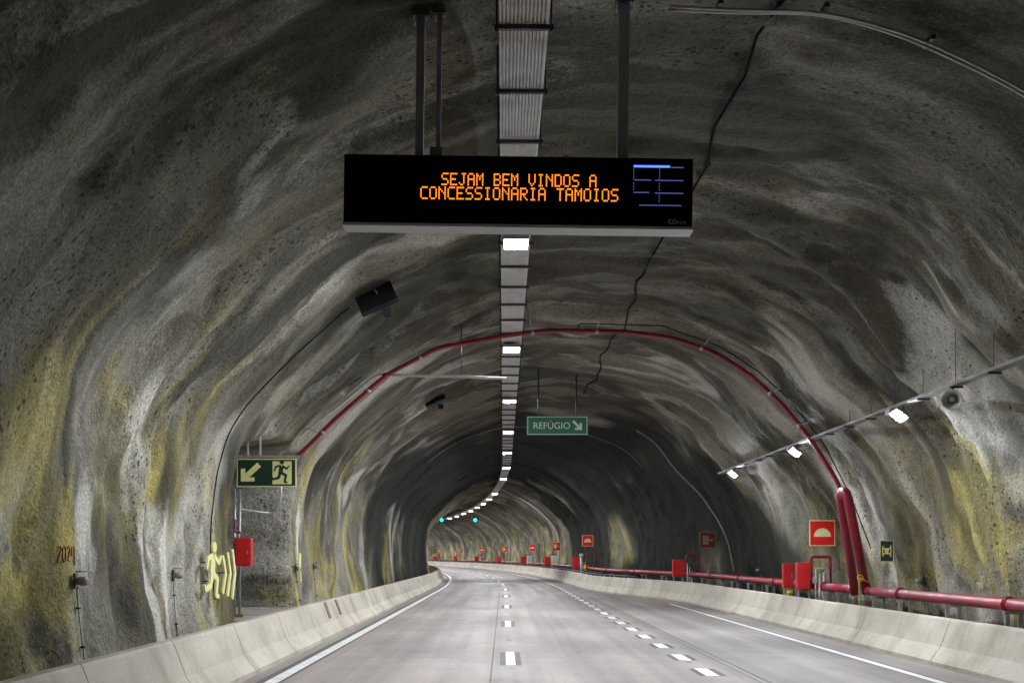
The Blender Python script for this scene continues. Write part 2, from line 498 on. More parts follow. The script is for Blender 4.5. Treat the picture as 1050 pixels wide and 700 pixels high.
WARP = [(1.1 * noise.noise((s * 0.5, t * 0.4, 1.1)) + 0.18 * noise.noise((s * 1.7, t * 1.3, 2.1)), 2.2 * noise.noise((s * 0.4, t * 0.3, 3.3)) + 0.35 * noise.noise((s * 1.5, t * 1.1, 4.7))) for s, t in uvs]
US = np.array([u[0] for u in uvs]); UT = np.array([u[1] for u in uvs]); UZ = np.array([v.z for v in verts])
SIDE = np.where(UT < 0, -1.0, 1.0)
def spot(s0, z0, rs, rz, side, wob=0.35):
    d = ((US + 0.2 * (UZ - z0) - s0) / rs) ** 2 + ((UZ - z0) / rz) ** 2
    return np.where(SIDE == side, np.exp(-d), 0.0)
crown_shade = np.clip((UZ - 4.6) / 1.8, 0, 1) * (0.30 + 0.70 * field(0.22, 0.20, 81.0, 3))   # dimness of the upper bore painted into the colour, patchy, full at the crown
base_f = field(0.40, 0.22, 1.0, 4) - 0.55 * crown_shade
low = np.clip((6.6 - UZ) / 5.0, 0.0, 1.0)
lime = field(0.62, 0.30, 11.0, 3) * (0.55 + 0.45 * field(0.16, 0.15, 15.0, 2))
lime = lime - 0.10 * crown_shade + np.where(UT < 0, 0.14 * low, 0.04 * low)
rag = 0.45 + 0.9 * field(1.3, 0.55, 91.0, 3)
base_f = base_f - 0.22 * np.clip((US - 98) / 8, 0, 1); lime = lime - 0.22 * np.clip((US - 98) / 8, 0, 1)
runs = rag * (0.95 * spot(20.9, 1.75, 0.75, 1.15, -1) + 0.8 * spot(18.8, 3.7, 0.55, 1.0, -1) + 0.6 * spot(34.2, 2.4, 0.5, 1.6, -1) + 0.7 * spot(16.8, 2.3, 0.5, 1.0, -1) + 0.45 * spot(24.0, 3.3, 0.3, 0.9, -1)
              + 0.5 * spot(30.2, 1.2, 0.5, 0.9, 1) + 0.45 * spot(27.0, 3.0, 0.35, 1.3, 1) + 0.45 * spot(20.8, 2.0, 0.5, 0.8, 1))
drip = field(1.7, 0.36, 21.0, 2)
ochre = field(0.55, 0.34, 31.0, 4) * np.where(UT < 0, 0.38 + 0.80 * low, 0.30 + 0.55 * low) + np.where(US > 100, 0.12 * low, 0)
ochre = ochre + 1.1 * spot(24.2, 2.8, 1.2, 1.1, 1) + 0.95 * spot(42.6, 3.2, 0.8, 1.5, 1) + 0.55 * spot(69.5, 2.6, 3.0, 1.7, 1) + 0.35 * spot(20.5, 3.0, 0.6, 1.4, 1) + 0.3 * spot(15.5, 3.8, 1.0, 1.2, -1)
ochre = np.where(np.array([v.x for v in verts]) < -6.0, np.where((US > 25) & (US < 33.5), 0.30 * ochre, ochre), ochre)
ochre = np.where((UT < 0) & (US > 31.6) & (US < 33.2) & (UZ < 4.5), 0.4 * ochre, ochre)
damp = field(0.48, 0.26, 41.0, 3) - 0.5 * spot(24.2, 2.8, 1.2, 1.1, 1) - 0.5 * spot(42.6, 3.2, 0.8, 1.5, 1)
pits = field(0.30, 0.26, 51.0, 3) * np.where(np.array([v.x for v in verts]) < -6.0, 0.4, 1.0)
tone = field(0.9, 0.45, 61.0, 2)
sw_ = US + 0.5 * UT + 22.0 * (field(0.10, 0.14, 71.0, 3) - 0.5)
wet = np.clip((sw_ - 47) / 20, 0, 1) * np.clip((102 - sw_) / 8, 0, 1) * 0.75  # much darker stretch of lining around the lay-by end, ragged edges
wet = wet - 0.8 * spot(69.5, 2.6, 4.0, 2.0, 1)
for nm, chans in (('stain_shade_a', (base_f, lime, drip)), ('stain_b', (ochre, damp, pits)), ('stain_c', (tone, wet, runs))):
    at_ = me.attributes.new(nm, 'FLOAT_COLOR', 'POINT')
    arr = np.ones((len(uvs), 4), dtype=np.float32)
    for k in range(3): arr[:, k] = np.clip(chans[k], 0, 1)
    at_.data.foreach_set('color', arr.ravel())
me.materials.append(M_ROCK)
lining = bpy.data.objects.new('tunnel_lining', me); C.objects.link(lining)
tag(lining, 'rough grey and ochre sprayed concrete rock lining of the road tunnel', 'tunnel', kind='structure')
BV = BVHTree.FromPolygons(verts, faces)
def ray(o, d, default=3.0):
    h = BV.ray_cast(Vector(o), Vector(d).normalized())
    return h[0] if h[0] is not None else Vector(o) + Vector(d).normalized() * default
def ceil_at(x, s, z0=5.0):
    return ray(P(s, x, z0), (0, 0, 1))
def ring_hit(s, ang, c=(1.6, 3.2), off=0.05):       # ang measured from +x towards up, in the ring's plane
    o = P(s, c[0], c[1])
    a = head(s)
    d = Vector((math.cos(ang) * math.cos(a), math.cos(ang) * math.sin(a), math.sin(ang)))
    h = ray(o, d)
    return h - d * off

# ------------------------------------------------------------------ road, verges, paint
def sheet(name, mat, xl, xr, z, s0, s1, step=2.0, nx=1):
    v, f, u = [], [], []
    n = max(1, int(math.ceil((s1 - s0) / step)))
    for i in range(n + 1):
        s = s0 + (s1 - s0) * i / n
        a, b = (xl(s) if callable(xl) else xl), (xr(s) if callable(xr) else xr)
        for k in range(nx + 1):
            x = a + (b - a) * k / nx
            v.append(P(s, x, z)); u.append((x, s))
    w = nx + 1
    for i in range(n):
        for k in range(nx):
            a = i * w + k
            f.append((a, a + 1, a + w + 1, a + w))
    return v, f, u
def link_sheet(name, mat, parts, kind='structure', label=None, cat=None):
    V, FF, U = [], [], []
    for v, f, u in parts:
        b = len(V); V += v; U += u
        FF += [tuple(i + b for i in q) for q in f]
    me = bpy.data.meshes.new(name); me.from_pydata(V, [], FF)
    ul = me.uv_layers.new(name='UVMap')
    li = [0] * len(me.loops); me.loops.foreach_get('vertex_index', li)
    fl = []
    for i in li: fl += U[i]
    ul.data.foreach_set('uv', fl)
    me.materials.append(mat)
    o = bpy.data.objects.new(name, me); C.objects.link(o)
    return tag(o, label, cat, kind=kind)
link_sheet('road', M_ROAD, [sheet('', None, -4.6, lambda s: xb(s) + 0.15, 0.0, -42, 334, 2.0, 6)],
           label='pale concrete carriageway bending left through the tunnel', cat='road')
link_sheet('ground', M_VERGE, [sheet('', None, -9.6, -4.5, 0.10, -42, 334, 1.0, 6)], label='rough concrete strip behind the barrier of the left lane', cat='ground')
link_sheet('ground', M_VERGE, [sheet('', None, lambda s: xb(s) + 0.05, lambda s: xb(s) + 2.0, 0.10, -42, 334, 1.0, 3)], label='rough concrete strip under the long red pipe', cat='ground')
EPS = 0.004
ln, dk = [], []
dk.append(sheet('', None, -3.80, -3.40, EPS, -42, 334, 2.0))
ln.append(sheet('', None, -3.66, -3.45, 2 * EPS, -42, 334, 2.0))
dk.append(sheet('', None, 6.60, 6.86, EPS, -42, 50.5, 2.0))
ln.append(sheet('', None, 6.62, 6.78, 2 * EPS, -42, 50.5, 2.0))
ln.append(sheet('', None, 3.30, 3.46, 2 * EPS, 81.0, 334, 2.0))
s = 22.3 - 48
while s < 330:
    dk.append(sheet('', None, -0.06, 0.33, EPS, s, s + 3.05, 1.6))
    ln.append(sheet('', None, 0.05, 0.22, 2 * EPS, s, s + 3.05, 1.6))
    s += 12.0
s = 20.3 - 15 * 3.05
while s < 80.5:
    dk.append(sheet('', None, 3.18, 3.62, EPS, s, s + 1.35, 1.4))
    ln.append(sheet('', None, 3.28, 3.50, 2 * EPS, s, s + 1.35, 1.4))
    s += 3.05
link_sheet('road_marking', M_BLACKP, dk, label='dark contrast borders painted beside the white lane lines', cat='road paint')
link_sheet('road_marking', M_WHITE, ln, label='white painted edge lines and lane dashes on the concrete', cat='road paint')
link_sheet('road_joint', M_SEAL, [sheet('', None, -0.215, -0.185, EPS * 0.5, -42, 334, 2.0), sheet('', None, 3.94, 3.97, EPS * 0.5, -42, 60, 2.0), sheet('', None, 4.07, 4.12, EPS * 0.5, -42, 60, 2.0)],
           label='thin dark sealed joints running along the road slabs', cat='road joint')

# ------------------------------------------------------------------ barriers
def barrier(name, label, side, top, seglen, phase):
    t = thing(name, label, 'barrier', P(20, (top(20) + 0.1 * side), 0))
    prof = [(-0.40, 0.0), (-0.40, 0.075), (-0.215, 0.33), (-0.045, 0.785), (-0.02, 0.81), (0.12, 0.81), (0.14, 0.79), (0.14, 0.0)]
    mb, core = MB(), MB()
    s = -42 + phase
    def ring(ss, shrink=0.0):
        out = []
        for x, z in prof:
            if shrink:
                x = x * 0.9 + 0.004 + (0.02 if x < 0 else -0.02); z = max(0, z - 0.03)
            out.append(P(ss, top(ss) + side * x, z))
        return out
    while s < 330:
        L = seglen * (0.94 + 0.12 * random.random())
        n = max(4, int(L / 1.0))
        vs, fs = [], []
        m = len(prof)
        for i in range(n + 1):
            ss = s + 0.013 + (L - 0.026) * i / n
            vs += ring(ss)
        for i in range(n):
            for k in range(m - 1):
                fs.append((i * m + k, i * m + k + 1, (i + 1) * m + k + 1, (i + 1) * m + k))
        fs.append(tuple(range(m))); fs.append(tuple(n * m + k for k in reversed(range(m))))
        mb.add(vs, fs)
        s += L
    n = 186
    m = len(prof); vs, fs = [], []
    for i in range(n + 1):
        vs += ring(-41.9 + phase + i * 2.0, 1)
    for i in range(n):
        for k in range(m - 1):
            fs.append((i * m + k, i * m + k + 1, (i + 1) * m + k + 1, (i + 1) * m + k))
    core.add(vs, fs)
    mb.build('wall', M_BARR, t); core.build('joint_filler', M_SEAL, t)
    return t
bl = barrier('concrete_barrier', 'low pale concrete safety barrier beside the left lane', -1, lambda s: -4.45, 3.75, 0.2)
br = barrier('concrete_barrier', 'low pale concrete safety barrier in front of the red pipe', 1, xb, 5.0, 0.0)
for ss in (31.0, 33.0):                                   # two rusty joint plates on the left barrier
    mb = MB(); mb.box((-4.325, ss, 0.60), (0.016, 0.32, 0.42), Matrix.Rotation(math.radians(-20), 3, 'Y'))
    mb.build('joint_plate', M_RUST, bl)

# reflectors clipped to the barriers
def reflector(label, s, side, group):
    xx = (xb(s) - 0.12) if side > 0 else -4.33
    r = thing('barrier_reflector', label, 'reflector', P(s, xx, 0.50), head(s) , group)
    tilt = Matrix.Rotation(math.radians(20.5 * side), 3, 'Y')
    mb = MB(); mb.box((0, 0, 0), (0.014, 0.13, 0.19), tilt, 0.004); mb.build('backing_plate', M_DSTEEL, r, False)
    mb = MB(); mb.box((-0.010 * side, -0.01, 0.004 ), (0.012, 0.085, 0.15), tilt); mb.build('lens', M_REFL, r, False)
    return r
ORD = ['first', 'second', 'third', 'fourth', 'fifth', 'sixth', 'seventh', 'eighth', 'ninth', 'tenth', 'eleventh', 'twelfth', 'thirteenth', 'fourteenth',
       'fifteenth', 'sixteenth', 'seventeenth', 'eighteenth', 'nineteenth', 'twentieth', 'twenty-first', 'twenty-second', 'twenty-third', 'twenty-fourth', 'twenty-fifth']
for i, ss in enumerate((21.6, 37.0, 55.5, 72.0)):
    reflector('small white reflector on the barrier by the red pipe, %s from the camera end' % ORD[i], ss, 1, 'reflectors on the barrier by the red pipe')
for i, ss in enumerate((24.4, 40.0, 56.0)):
    reflector('small white reflector on the left lane barrier, %s from the camera end' % ORD[i], ss, -1, 'reflectors on the left lane barrier')

# road studs
sp = None
n1 = n2 = 0
for ss, xx in [(29.2 + 12 * k, 0.13) for k in range(6)] + [(22.0 + 3.05 * 3 * k + 1.0, 3.39) for k in range(5)]:
    if xx < 1:
        lab = 'white road stud in the centre line gap, %s from the camera end' % ORD[n1]; n1 += 1
        grp = 'studs along the dashed centre line'
    else:
        lab = 'white road stud on the short-dash lay-by line, %s from the camera end' % ORD[n2]; n2 += 1
        grp = 'studs along the lay-by line'
    if sp is None:
        sp = thing('road_stud', lab, 'road stud', P(ss, xx, 0.004), head(ss), grp)
        mb = MB(); mb.prism([(-0.06, 0), (0.06, 0), (0.042, 0.022), (-0.042, 0.022)], -0.05, 0.05); mb.build('stud_body', M_SWHITE, sp, False)
        mb = MB(); mb.box((0, -0.0515, 0.011), (0.07, 0.004, 0.012)); mb.build('reflector', M_REFL, sp, False)
    else:
        dup(sp, P(ss, xx, 0.004), head(ss), lab, grp)

# ------------------------------------------------------------------ ceiling tray and luminaires
TX, TZ, TW = 0.21, 7.28, 0.50
tray = thing('cable_tray', 'long ribbed grey cable tray hung along the middle of the ceiling', 'cable tray', P(10, TX, TZ))
mb = MB()
def extr(mb, prof, s0, s1, step, close=True):
    n = max(1, int(math.ceil((s1 - s0) / step))); m = len(prof)
    vs, fs = [], []
    for i in range(n + 1):
        ss = s0 + (s1 - s0) * i / n
        vs += [P(ss, x, z) for x, z in prof]
    for i in range(n):
        for k in range(m if close else m - 1):
            j = (k + 1) % m
            fs.append((i * m + k, i * m + j, (i + 1) * m + j, (i + 1) * m + k))
    if close:
        fs.append(tuple(range(m))); fs.append(tuple(n * m + k for k in reversed(range(m))))
    mb.add(vs, fs)
prof = []
NRIB = 13
for k in range(NRIB):                                     # ribbed underside
    x0 = TX - TW / 2 + TW * k / NRIB; w = TW / NRIB
    prof += [(x0 + 0.001, TZ), (x0 + w * 0.58, TZ), (x0 + w * 0.62, TZ + 0.03), (x0 + w * 0.98, TZ + 0.03)]
prof += [(TX + TW / 2, TZ + 0.10), (TX - TW / 2, TZ + 0.10)]
extr(mb, prof, -40, 60, 4.0)
extr(mb, [(TX - TW / 2, TZ), (TX + TW / 2, TZ), (TX + TW / 2, TZ + 0.1), (TX - TW / 2, TZ + 0.1)], 60.02, 330, 4.0)
mb.build('tray_sheet', M_TRAY, tray)
ss = 12.66 - 1.75 * 4
while ss < 75:
    mb = MB()
    a = head(ss)
    rot = Matrix.Rotation(a, 3, 'Z')
    mb.box(P(ss, TX, TZ - 0.026), (TW + 0.10, 0.055, 0.045), rot)
    for sx in (-1, 1):
        p0 = P(ss, TX + sx * (TW / 2 + 0.025), TZ - 0.04)
        top = ray(p0, (0, 0, 1), 0.5); top.z += 0.05
        mb.tube([p0, top], 0.012, 6)
        mb.tube([p0, p0 + Vector((0, 0, -0.03))], 0.02, 6)
    mb.build('hanger', M_DSTEEL, tray)
    ss += 1.75

def make_lamp(label, loc, rz):
    t = thing('ceiling_light', label, 'ceiling light', loc, rz, 'luminaires under the ceiling tray')
    mb = MB(); mb.box((0, 0, -0.045), (0.44, 0.76, 0.07), None, 0.012)
    for k in range(7): mb.box((-0.15 + 0.05 * k, 0, -0.005), (0.008, 0.60, 0.02))
    mb.build('housing', M_GREY, t, False)
    mb = MB(); mb.box((0, 0, -0.0885), (0.38, 0.66, 0.012)); mb.build('diffuser', M_LAMP, t, False)
    mb = MB()
    for sx in (-1, 1):
        mb.box((sx * 0.205, 0, -0.088), (0.02, 0.72, 0.026)); mb.box((0, sx * 0.345, -0.088), (0.388, 0.02, 0.026))
    mb.build('bezel', M_GREY, t, False)
    return t
lamp0 = None
LAMPS = [21.0, 31.8, 42.5, 53.2, 64.0, 75.0, 85.8] + [106.7 + 10.35 * k for k in range(20)]
n = 0
for ss in LAMPS:
    if ss < 15:
        lab = 'ceiling light under the tray near the camera, above the picture'
    elif ss < 90:
        lab = 'bright ceiling light on the tray past the message sign, %s from it' % ORD[n]; n += 1
    else:
        lab = 'small distant ceiling light, %s along the bend' % ORD[min(24, n - 7)]; n += 1
    if lamp0 is None:
        lamp0 = make_lamp(lab, P(ss, TX, TZ - 0.05), head(ss))
    else:
        dup(lamp0, P(ss, TX, TZ - 0.05), head(ss), lab)

# ------------------------------------------------------------------ variable message sign
D = 13.2; SPX = F / D
vm = thing('message_sign', 'wide black electronic message board with amber lettering hung from the ceiling', 'message sign', (0.153, D, 5.41))
vm.rotation_euler = (0, math.radians(0.8), 0)
W, HH, DP = 3.665, 0.72, 0.27
mb = MB(); mb.box((0, DP / 2, HH / 2), (W, DP, HH), None, 0.012); mb.build('cabinet', M_BLACK, vm, False)
mb = MB()
for x0, x1, z0, z1 in ((-W / 2 + 0.01, W / 2 - 0.01, 0.008, 0.026), (-W / 2 + 0.01, W / 2 - 0.01, HH - 0.026, HH - 0.008)):
    mb.box(((x0 + x1) / 2, -0.012, (z0 + z1) / 2), (x1 - x0, 0.03, z1 - z0))
for sx in (-1, 1): mb.box((sx * (W / 2 - 0.019), -0.012, HH / 2), (0.018, 0.03, HH - 0.056))
mb.build('front_frame', M_BLACK, vm, False)
mb = MB(); mb.box((0.0, -0.004, HH / 2), (W - 0.06, 0.012, HH - 0.07)); mb.build('display_panel', M_SCREEN, vm, False)
mb = MB()                                                # faint module seams of the two graphic areas
mb.box((-1.36, -0.0115, HH / 2 - 0.02), (0.62, 0.004, 0.52))
mb.build('graphic_panel', principled('graphic_panel_black', (0.009, 0.009, 0.014), 0.65, var=0.2, spec=0.08), vm, False)
mb = MB(); mb.box((0, DP / 2 - 0.01, -0.014), (W + 0.02, DP + 0.03, 0.030)); mb.build('bottom_trim', M_SWHITE, vm, False)
FONT = {'A': '01110 10001 10001 11111 10001 10001 10001', 'B': '11110 10001 10001 11110 10001 10001 11110', 'C': '01111 10000 10000 10000 10000 10000 01111',
        'D': '11110 10001 10001 10001 10001 10001 11110', 'E': '11111 10000 10000 11110 10000 10000 11111', 'I': '01110 00100 00100 00100 00100 00100 01110',
        'J': '00111 00010 00010 00010 00010 10010 01100', 'M': '10001 11011 10101 10101 10001 10001 10001', 'N': '10001 11001 10101 10011 10001 10001 10001',
        'O': '01110 10001 10001 10001 10001 10001 01110', 'R': '11110 10001 10001 11110 10100 10010 10001', 'S': '01111 10000 10000 01110 00001 00001 11110',
        'T': '11111 00100 00100 00100 00100 00100 00100', 'V': '10001 10001 10001 10001 10001 01010 00100', ' ': '00000 ' * 7}
def led_text(msg, px0, px1, py0, py1, name):
    def loc(px, py): return ((px - VX) / SPX - 0.153, (VY - py) / SPX + H - 5.41)
    x0, zt = loc(px0, py0); x1, zb = loc(px1, py1)
    cols = len(msg) * 6 - 1
    pxp = (x1 - x0) / cols; pzp = (zt - zb) / 7
    for ci, ch in enumerate(msg):
        if ch == ' ': continue
        mb = MB()
        for r, row in enumerate(FONT[ch].split()):
            for c, bit in enumerate(row):
                if bit == '1':
                    x = x0 + (ci * 6 + c + 0.5) * pxp; z = zt - (r + 0.5) * pzp
                    w, h = pxp * 0.40, pzp * 0.38
                    mb.prism([(x - w, z - h * .5), (x - w * .5, z - h), (x + w * .5, z - h), (x + w, z - h * .5), (x + w, z + h * .5), (x + w * .5, z + h), (x - w * .5, z + h), (x - w, z + h * .5)], -0.016, -0.0102)
        mb.build(name, M_LED, vm, False)
led_text('SEJAM BEM VINDOS A', 452, 611, 178.5, 191.5, 'led_letter')
led_text('CONCESSIONARIA TAMOIOS', 430.5, 633.5, 192.7, 206, 'led_letter')
def pl_(px, py): return ((px - VX) / SPX - 0.153, (VY - py) / SPX + H - 5.41)
mb = MB(); a, b = pl_(649, 168.2), pl_(686, 170.2)
mb.box(((a[0] + b[0]) / 2, -0.013, (a[1] + b[1]) / 2), (b[0] - a[0], 0.006, 0.020)); mb.build('graphic_led_bar', M_BLUE, vm, False)
mb = MB()
for y, xa, xz in ((183.2, 649, 667), (183.4, 671, 700), (196, 649, 665), (196.4, 671, 700), (209, 655, 698), (170.0, 687, 700)):
    a, b = pl_(xa, y), pl_(xz, y)
    mb.box(((a[0] + b[0]) / 2, -0.013, a[1]), (b[0] - a[0], 0.006, 0.008))
for x in (649, 675.4):
    for y in range(172, 208, 3):
        if x < 660 and y > 195: continue
        if abs(y - 183.3) < 1.6 or abs(y - 196.2) < 1.6: continue
        a = pl_(x, y); mb.box((a[0], -0.0145, a[1]), (0.007, 0.006, 0.017))
mb.build('graphic_led_grid', M_BLUEDIM, vm, False)
a = pl_(689, 225.5)
mb = MB(); mb.box((a[0], -0.013, a[1]), (0.078, 0.006, 0.048)); logo = mb.build('maker_plate', principled('maker_plate_grey', (0.8, 0.8, 0.82), 0.5), vm, False)
mb = MB(); mb.box((a[0] - 0.012, -0.0165, a[1]), (0.026, 0.004, 0.026)); mb.box((a[0] + 0.02, -0.0165, a[1]), (0.026, 0.004, 0.026)); mb.build('mark', M_BLACK, vm, False)
text_mesh('sys', 0.092, principled('maker_letter_grey', (0.8, 0.8, 0.82), 0.5), 'maker_lettering', vm, (a[0] + 0.095, -0.014, a[1] - 0.006))
for px, wid in ((428, 0.085), (447.5, 0.05), (638, 0.11)):
    x = (px - VX) / SPX
    top = ceil_at(x, D + 0.14)
    z0 = 5.41 + HH - (x - 0.153) * math.tan(math.radians(0.8)) - 0.02
    lx = x - 0.153
    mb = MB(); zc = (z0 + top.z) / 2 - 5.41
    mb.box((lx + (zc - HH / 2) * -0.0, 0.14, zc), (wid, wid * 1.15, top.z - z0 + 0.1))
    po = mb.build('post', M_POST, vm, False)
    mb = MB(); mb.box((lx, 0.14, top.z - 5.41 - 0.10), (wid + 0.10, wid + 0.12, 0.02))
    pt = mb.build('base_plate', M_DSTEEL, vm, False)
    for sx in (-1, 1):
        for sy in (-1, 1):
            mb = MB(); mb.tube([(lx + sx * (wid / 2 + 0.03), 0.14 + sy * (wid / 2 + 0.035), top.z - 5.41 - 0.02), (lx + sx * (wid / 2 + 0.03), 0.14 + sy * (wid / 2 + 0.035), top.z - 5.41 - 0.15)], 0.011, 8)
            bo = mb.build('bolt', M_GALV, vm, False); bo.parent = pt
mb = MB(); mb.box(((446 - VX) / SPX - 0.153, 0.10, HH + 0.055), (0.14, 0.1, 0.11), None, 0.006); mb.build('junction_box', M_GREY, vm, False)
for px in (484, 580):
    mb = MB(); x = (px - VX) / SPX - 0.153
    mb.tube([(x + 0.03 * math.cos(a), 0.13, HH + 0.03 + 0.03 * math.sin(a)) for a in [math.pi * k / 8 - 0.3 for k in range(11)]], 0.007, 6)
    mb.build('lifting_eye', M_GALV, vm, False)

# ------------------------------------------------------------------ hanging green road sign
D2 = 41.0; S2 = F / D2
rs = thing('road_sign', 'green hanging road sign with white lettering and down-right arrow', 'road sign', ((571.5 - VX) / S2, D2, H + (VY - 446) / S2))
w, h = 63 / S2, 19.5 / S2
mb = MB(); mb.box((0, 0, h / 2), (w, 0.04, h), None, 0.006); mb.build('panel', M_GREEN, rs, False)
mb = MB()
for z in (0.03, h - 0.03): mb.box((0, -0.022, z), (w - 0.05, 0.006, 0.022))
for sx in (-1, 1): mb.box((sx * (w / 2 - 0.036), -0.022, h / 2), (0.022, 0.006, h - 0.086))
mb.build('border', M_SWHITE, rs, False)
def extent(o): return max(v.co.x for v in o.data.vertices)
word = 'REF\u00daGIO'
for i in range(len(word)):
    full = text_mesh(word[:i + 1], 0.30, M_SWHITE, 'letter', rs, (-0.80, -0.024, h / 2 - 0.01), align='LEFT')
    r = extent(full); bpy.data.objects.remove(full)
    one = text_mesh(word[i], 0.30, M_SWHITE, 'letter', rs, (-0.80, -0.024, h / 2 - 0.01), align='LEFT')
    dx_ = r - extent(one)
    for v in one.data.vertices: v.co.x += dx_
mb = MB()
ax, az = 0.66, h / 2 + 0.02
mb.strokes([([(ax - 0.15, az + 0.13), (ax + 0.08, az - 0.10)], 0.075)], -0.025, -0.018)
mb.prism([(ax + 0.14, az + 0.06), (ax + 0.14, az - 0.16), (ax - 0.08, az - 0.16), (ax - 0.08, az - 0.085), (ax + 0.065, az - 0.085), (ax + 0.065, az + 0.06)], -0.0275, -0.018)
mb.build('arrow', M_SWHITE, rs, False)
for sx in (-0.62, 0.62):
    top = ceil_at(rs.location.x + sx, D2 + 0.03)
    mb = MB(); mb.tube([(sx, 0.03, 0.08), (sx, 0.03, top.z - rs.location.z + 0.05)], 0.022, 8); mb.build('hanger_rod', M_DSTEEL, rs, False)

# ------------------------------------------------------------------ red pipework
def fillet(pts, r=0.2, n=5):
    pts = [Vector(p) for p in pts]; out = [pts[0]]
    for a, b, c in zip(pts[:-2], pts[1:-1], pts[2:]):
        d1, d2 = (a - b), (c - b)
        k = min(r, d1.length * 0.45, d2.length * 0.45)
        p, q = b + d1.normalized() * k, b + d2.normalized() * k
        for i in range(n + 1):
            t = i / n
            out.append(p * (1 - t) ** 2 + b * 2 * t * (1 - t) + q * t * t)
    out.append(pts[-1]); return out
D3 = 30.07
PXS = [(265, 469.5), (303, 470), (345, 428), (395, 385), (450, 356), (520, 344), (560, 338.5), (640, 340), (690, 346), (735, 362), (770, 385), (800, 412), (830, 448), (858, 492), (866, 512)]
arch = [at(px, py, D3) for px, py in PXS]
ap = thing('fire_pipe', 'thin red fire pipe arching across the tunnel ceiling', 'pipe', arch[-1].copy())
mb = MB(); mb.tube(fillet(arch, 0.28, 6), 0.052, 12); mb.build('pipe', M_RED, ap)
for i in (2, 3, 4, 6, 7, 9, 11, 12):
    p = arch[i].lerp(arch[i - 1], 0.35)
    c = Vector((1.6, D3, 3.4)); d = (p - c).normalized()
    h = ray(c, d)
    mb = MB(); tdir = (arch[i] - arch[i - 1]).normalized()
    mb.tube([p - tdir * 0.035, p + tdir * 0.035], 0.066, 12)
    q = p + Vector((0, 0.0, 0))
    mb.tube([p, h + d * 0.08], 0.016, 6)
    mb.build('pipe_clamp', M_GALV, ap)
for i in (3, 7, 10, 12):
    p = arch[i]; t = (arch[i + 1] - arch[i - 1]).normalized()
    mb = MB(); mb.tube([p - t * 0.05, p + t * 0.05], 0.068, 12); mb.build('coupling', M_RED, ap)
# grey channel and cross conduit beside the left half of the arch
ch = thing('conduit', 'pale grey conduit beside the left flank of the red arch', 'conduit', at(385, 383, D3 + 0.2))
mb = MB(); mb.tube(fillet([at(252, 500, D3 + .3), at(300, 452, D3 + .3), at(345, 418, D3 + .3), at(386, 384, D3 + .3), at(470, 386, D3 + .3), at(519, 388, D3 + .3)], 0.12), 0.035, 8); mb.build('tube', M_PALE, ch)
mb = MB(); p = at(473, 386, D3 + .3); mb.tube([p, ray(p, (0, 0, 1), 1) + Vector((0, 0, .05))], 0.012, 6); mb.build('hanger_rod', M_DSTEEL, ch)
mb = MB(); d = (at(386, 384, D3 + .3) - at(345, 418, D3 + .3)); c = at(366, 399, D3 + .3)
mb.box(c + Vector((-.05, -.02, .08)), (0.55, 0.10, 0.10), Matrix.Rotation(-math.atan2(d.z, d.x), 3, 'Y'), 0.008); mb.build('junction_box', M_GREY, ch)
cb = thing('cable', 'thin dark cable following the right flank of the red arch', 'cable', at(640, 333, D3))
mb = MB(); mb.tube(fillet([at(593, 341, D3 + .1), at(593, 331.5, D3 + .1), at(680, 334, D3 + .1), at(740, 356, D3 + .1), at(778, 381, D3 + .1), at(812, 412, D3 + .1), at(845, 455, D3 + .1), at(873, 510, D3 + .1), at(893, 562, D3 - .2)], 0.1), 0.014, 6); mb.build('sheath', M_CABLE, cb)

# main along the right wall, with an expansion loop
PXo = 0.60
fm = thing('fire_main', 'thick red fire main on steel posts along the wall with an upright loop', 'pipe', P(20, xb(20) + PXo, 0))
def pp(s, z=1.115): return P(s, xb(s) + PXo, z)
mb = MB(); mb.tube([pp(-40), pp(0), pp(12), pp(29.2)], 0.108, 16)
far = [pp(31.1)] + [pp(31.1 + 2.0 * k) for k in range(1, 146)]
mb.tube(far, 0.108, 12)
mb.build('pipe', M_RED, fm)
up = [pp(29.15), pp(29.70), Vector((8.06, 29.55, 3.42)), Vector((8.06, 30.25, 3.42)), pp(30.62), pp(31.15)]
mb = MB(); mb.tube(fillet(up[1:5][:1] + up[1:5], 0.30, 8) if False else fillet([Vector((8.585, 29.72, 1.05)), Vector((8.06, 29.52, 3.46)), Vector((8.06, 30.14, 3.46)), Vector((8.585, 30.66, 1.00))], 0.33, 9), 0.112, 18); mb.build('loop', M_RED, fm)
mb = MB()
mb.tube(fillet([pp(29.1), pp(29.72), Vector((8.56, 29.71, 1.25))], 0.12, 5), 0.108, 14)
mb.tube(fillet([pp(31.2), pp(30.68), Vector((8.56, 30.65, 1.2))], 0.12, 5), 0.108, 14)
mb.build('elbow', M_RED, fm)
for ss in [4 + 5.8 * k for k in range(5)] + [33.6 + 6.0 * k for k in range(38)]:
    if 28.2 < ss < 32: continue
    p = pp(ss); q = pp(ss + 0.05)
    t = (q - p).normalized()
    mb = MB(); mb.tube([p - t * 0.06, p + t * 0.06], 0.128, 14); mb.tube([p - t * 0.012, p + t * 0.012], 0.145, 14); mb.build('coupling', M_RED, fm)
k = 0
posts = [28.8, 26.9, 24.05, 21.2, 18.3, 15.4, 12.5, 31.9, 33.2] + [37.4 + 3.1 * i for i in range(60)]
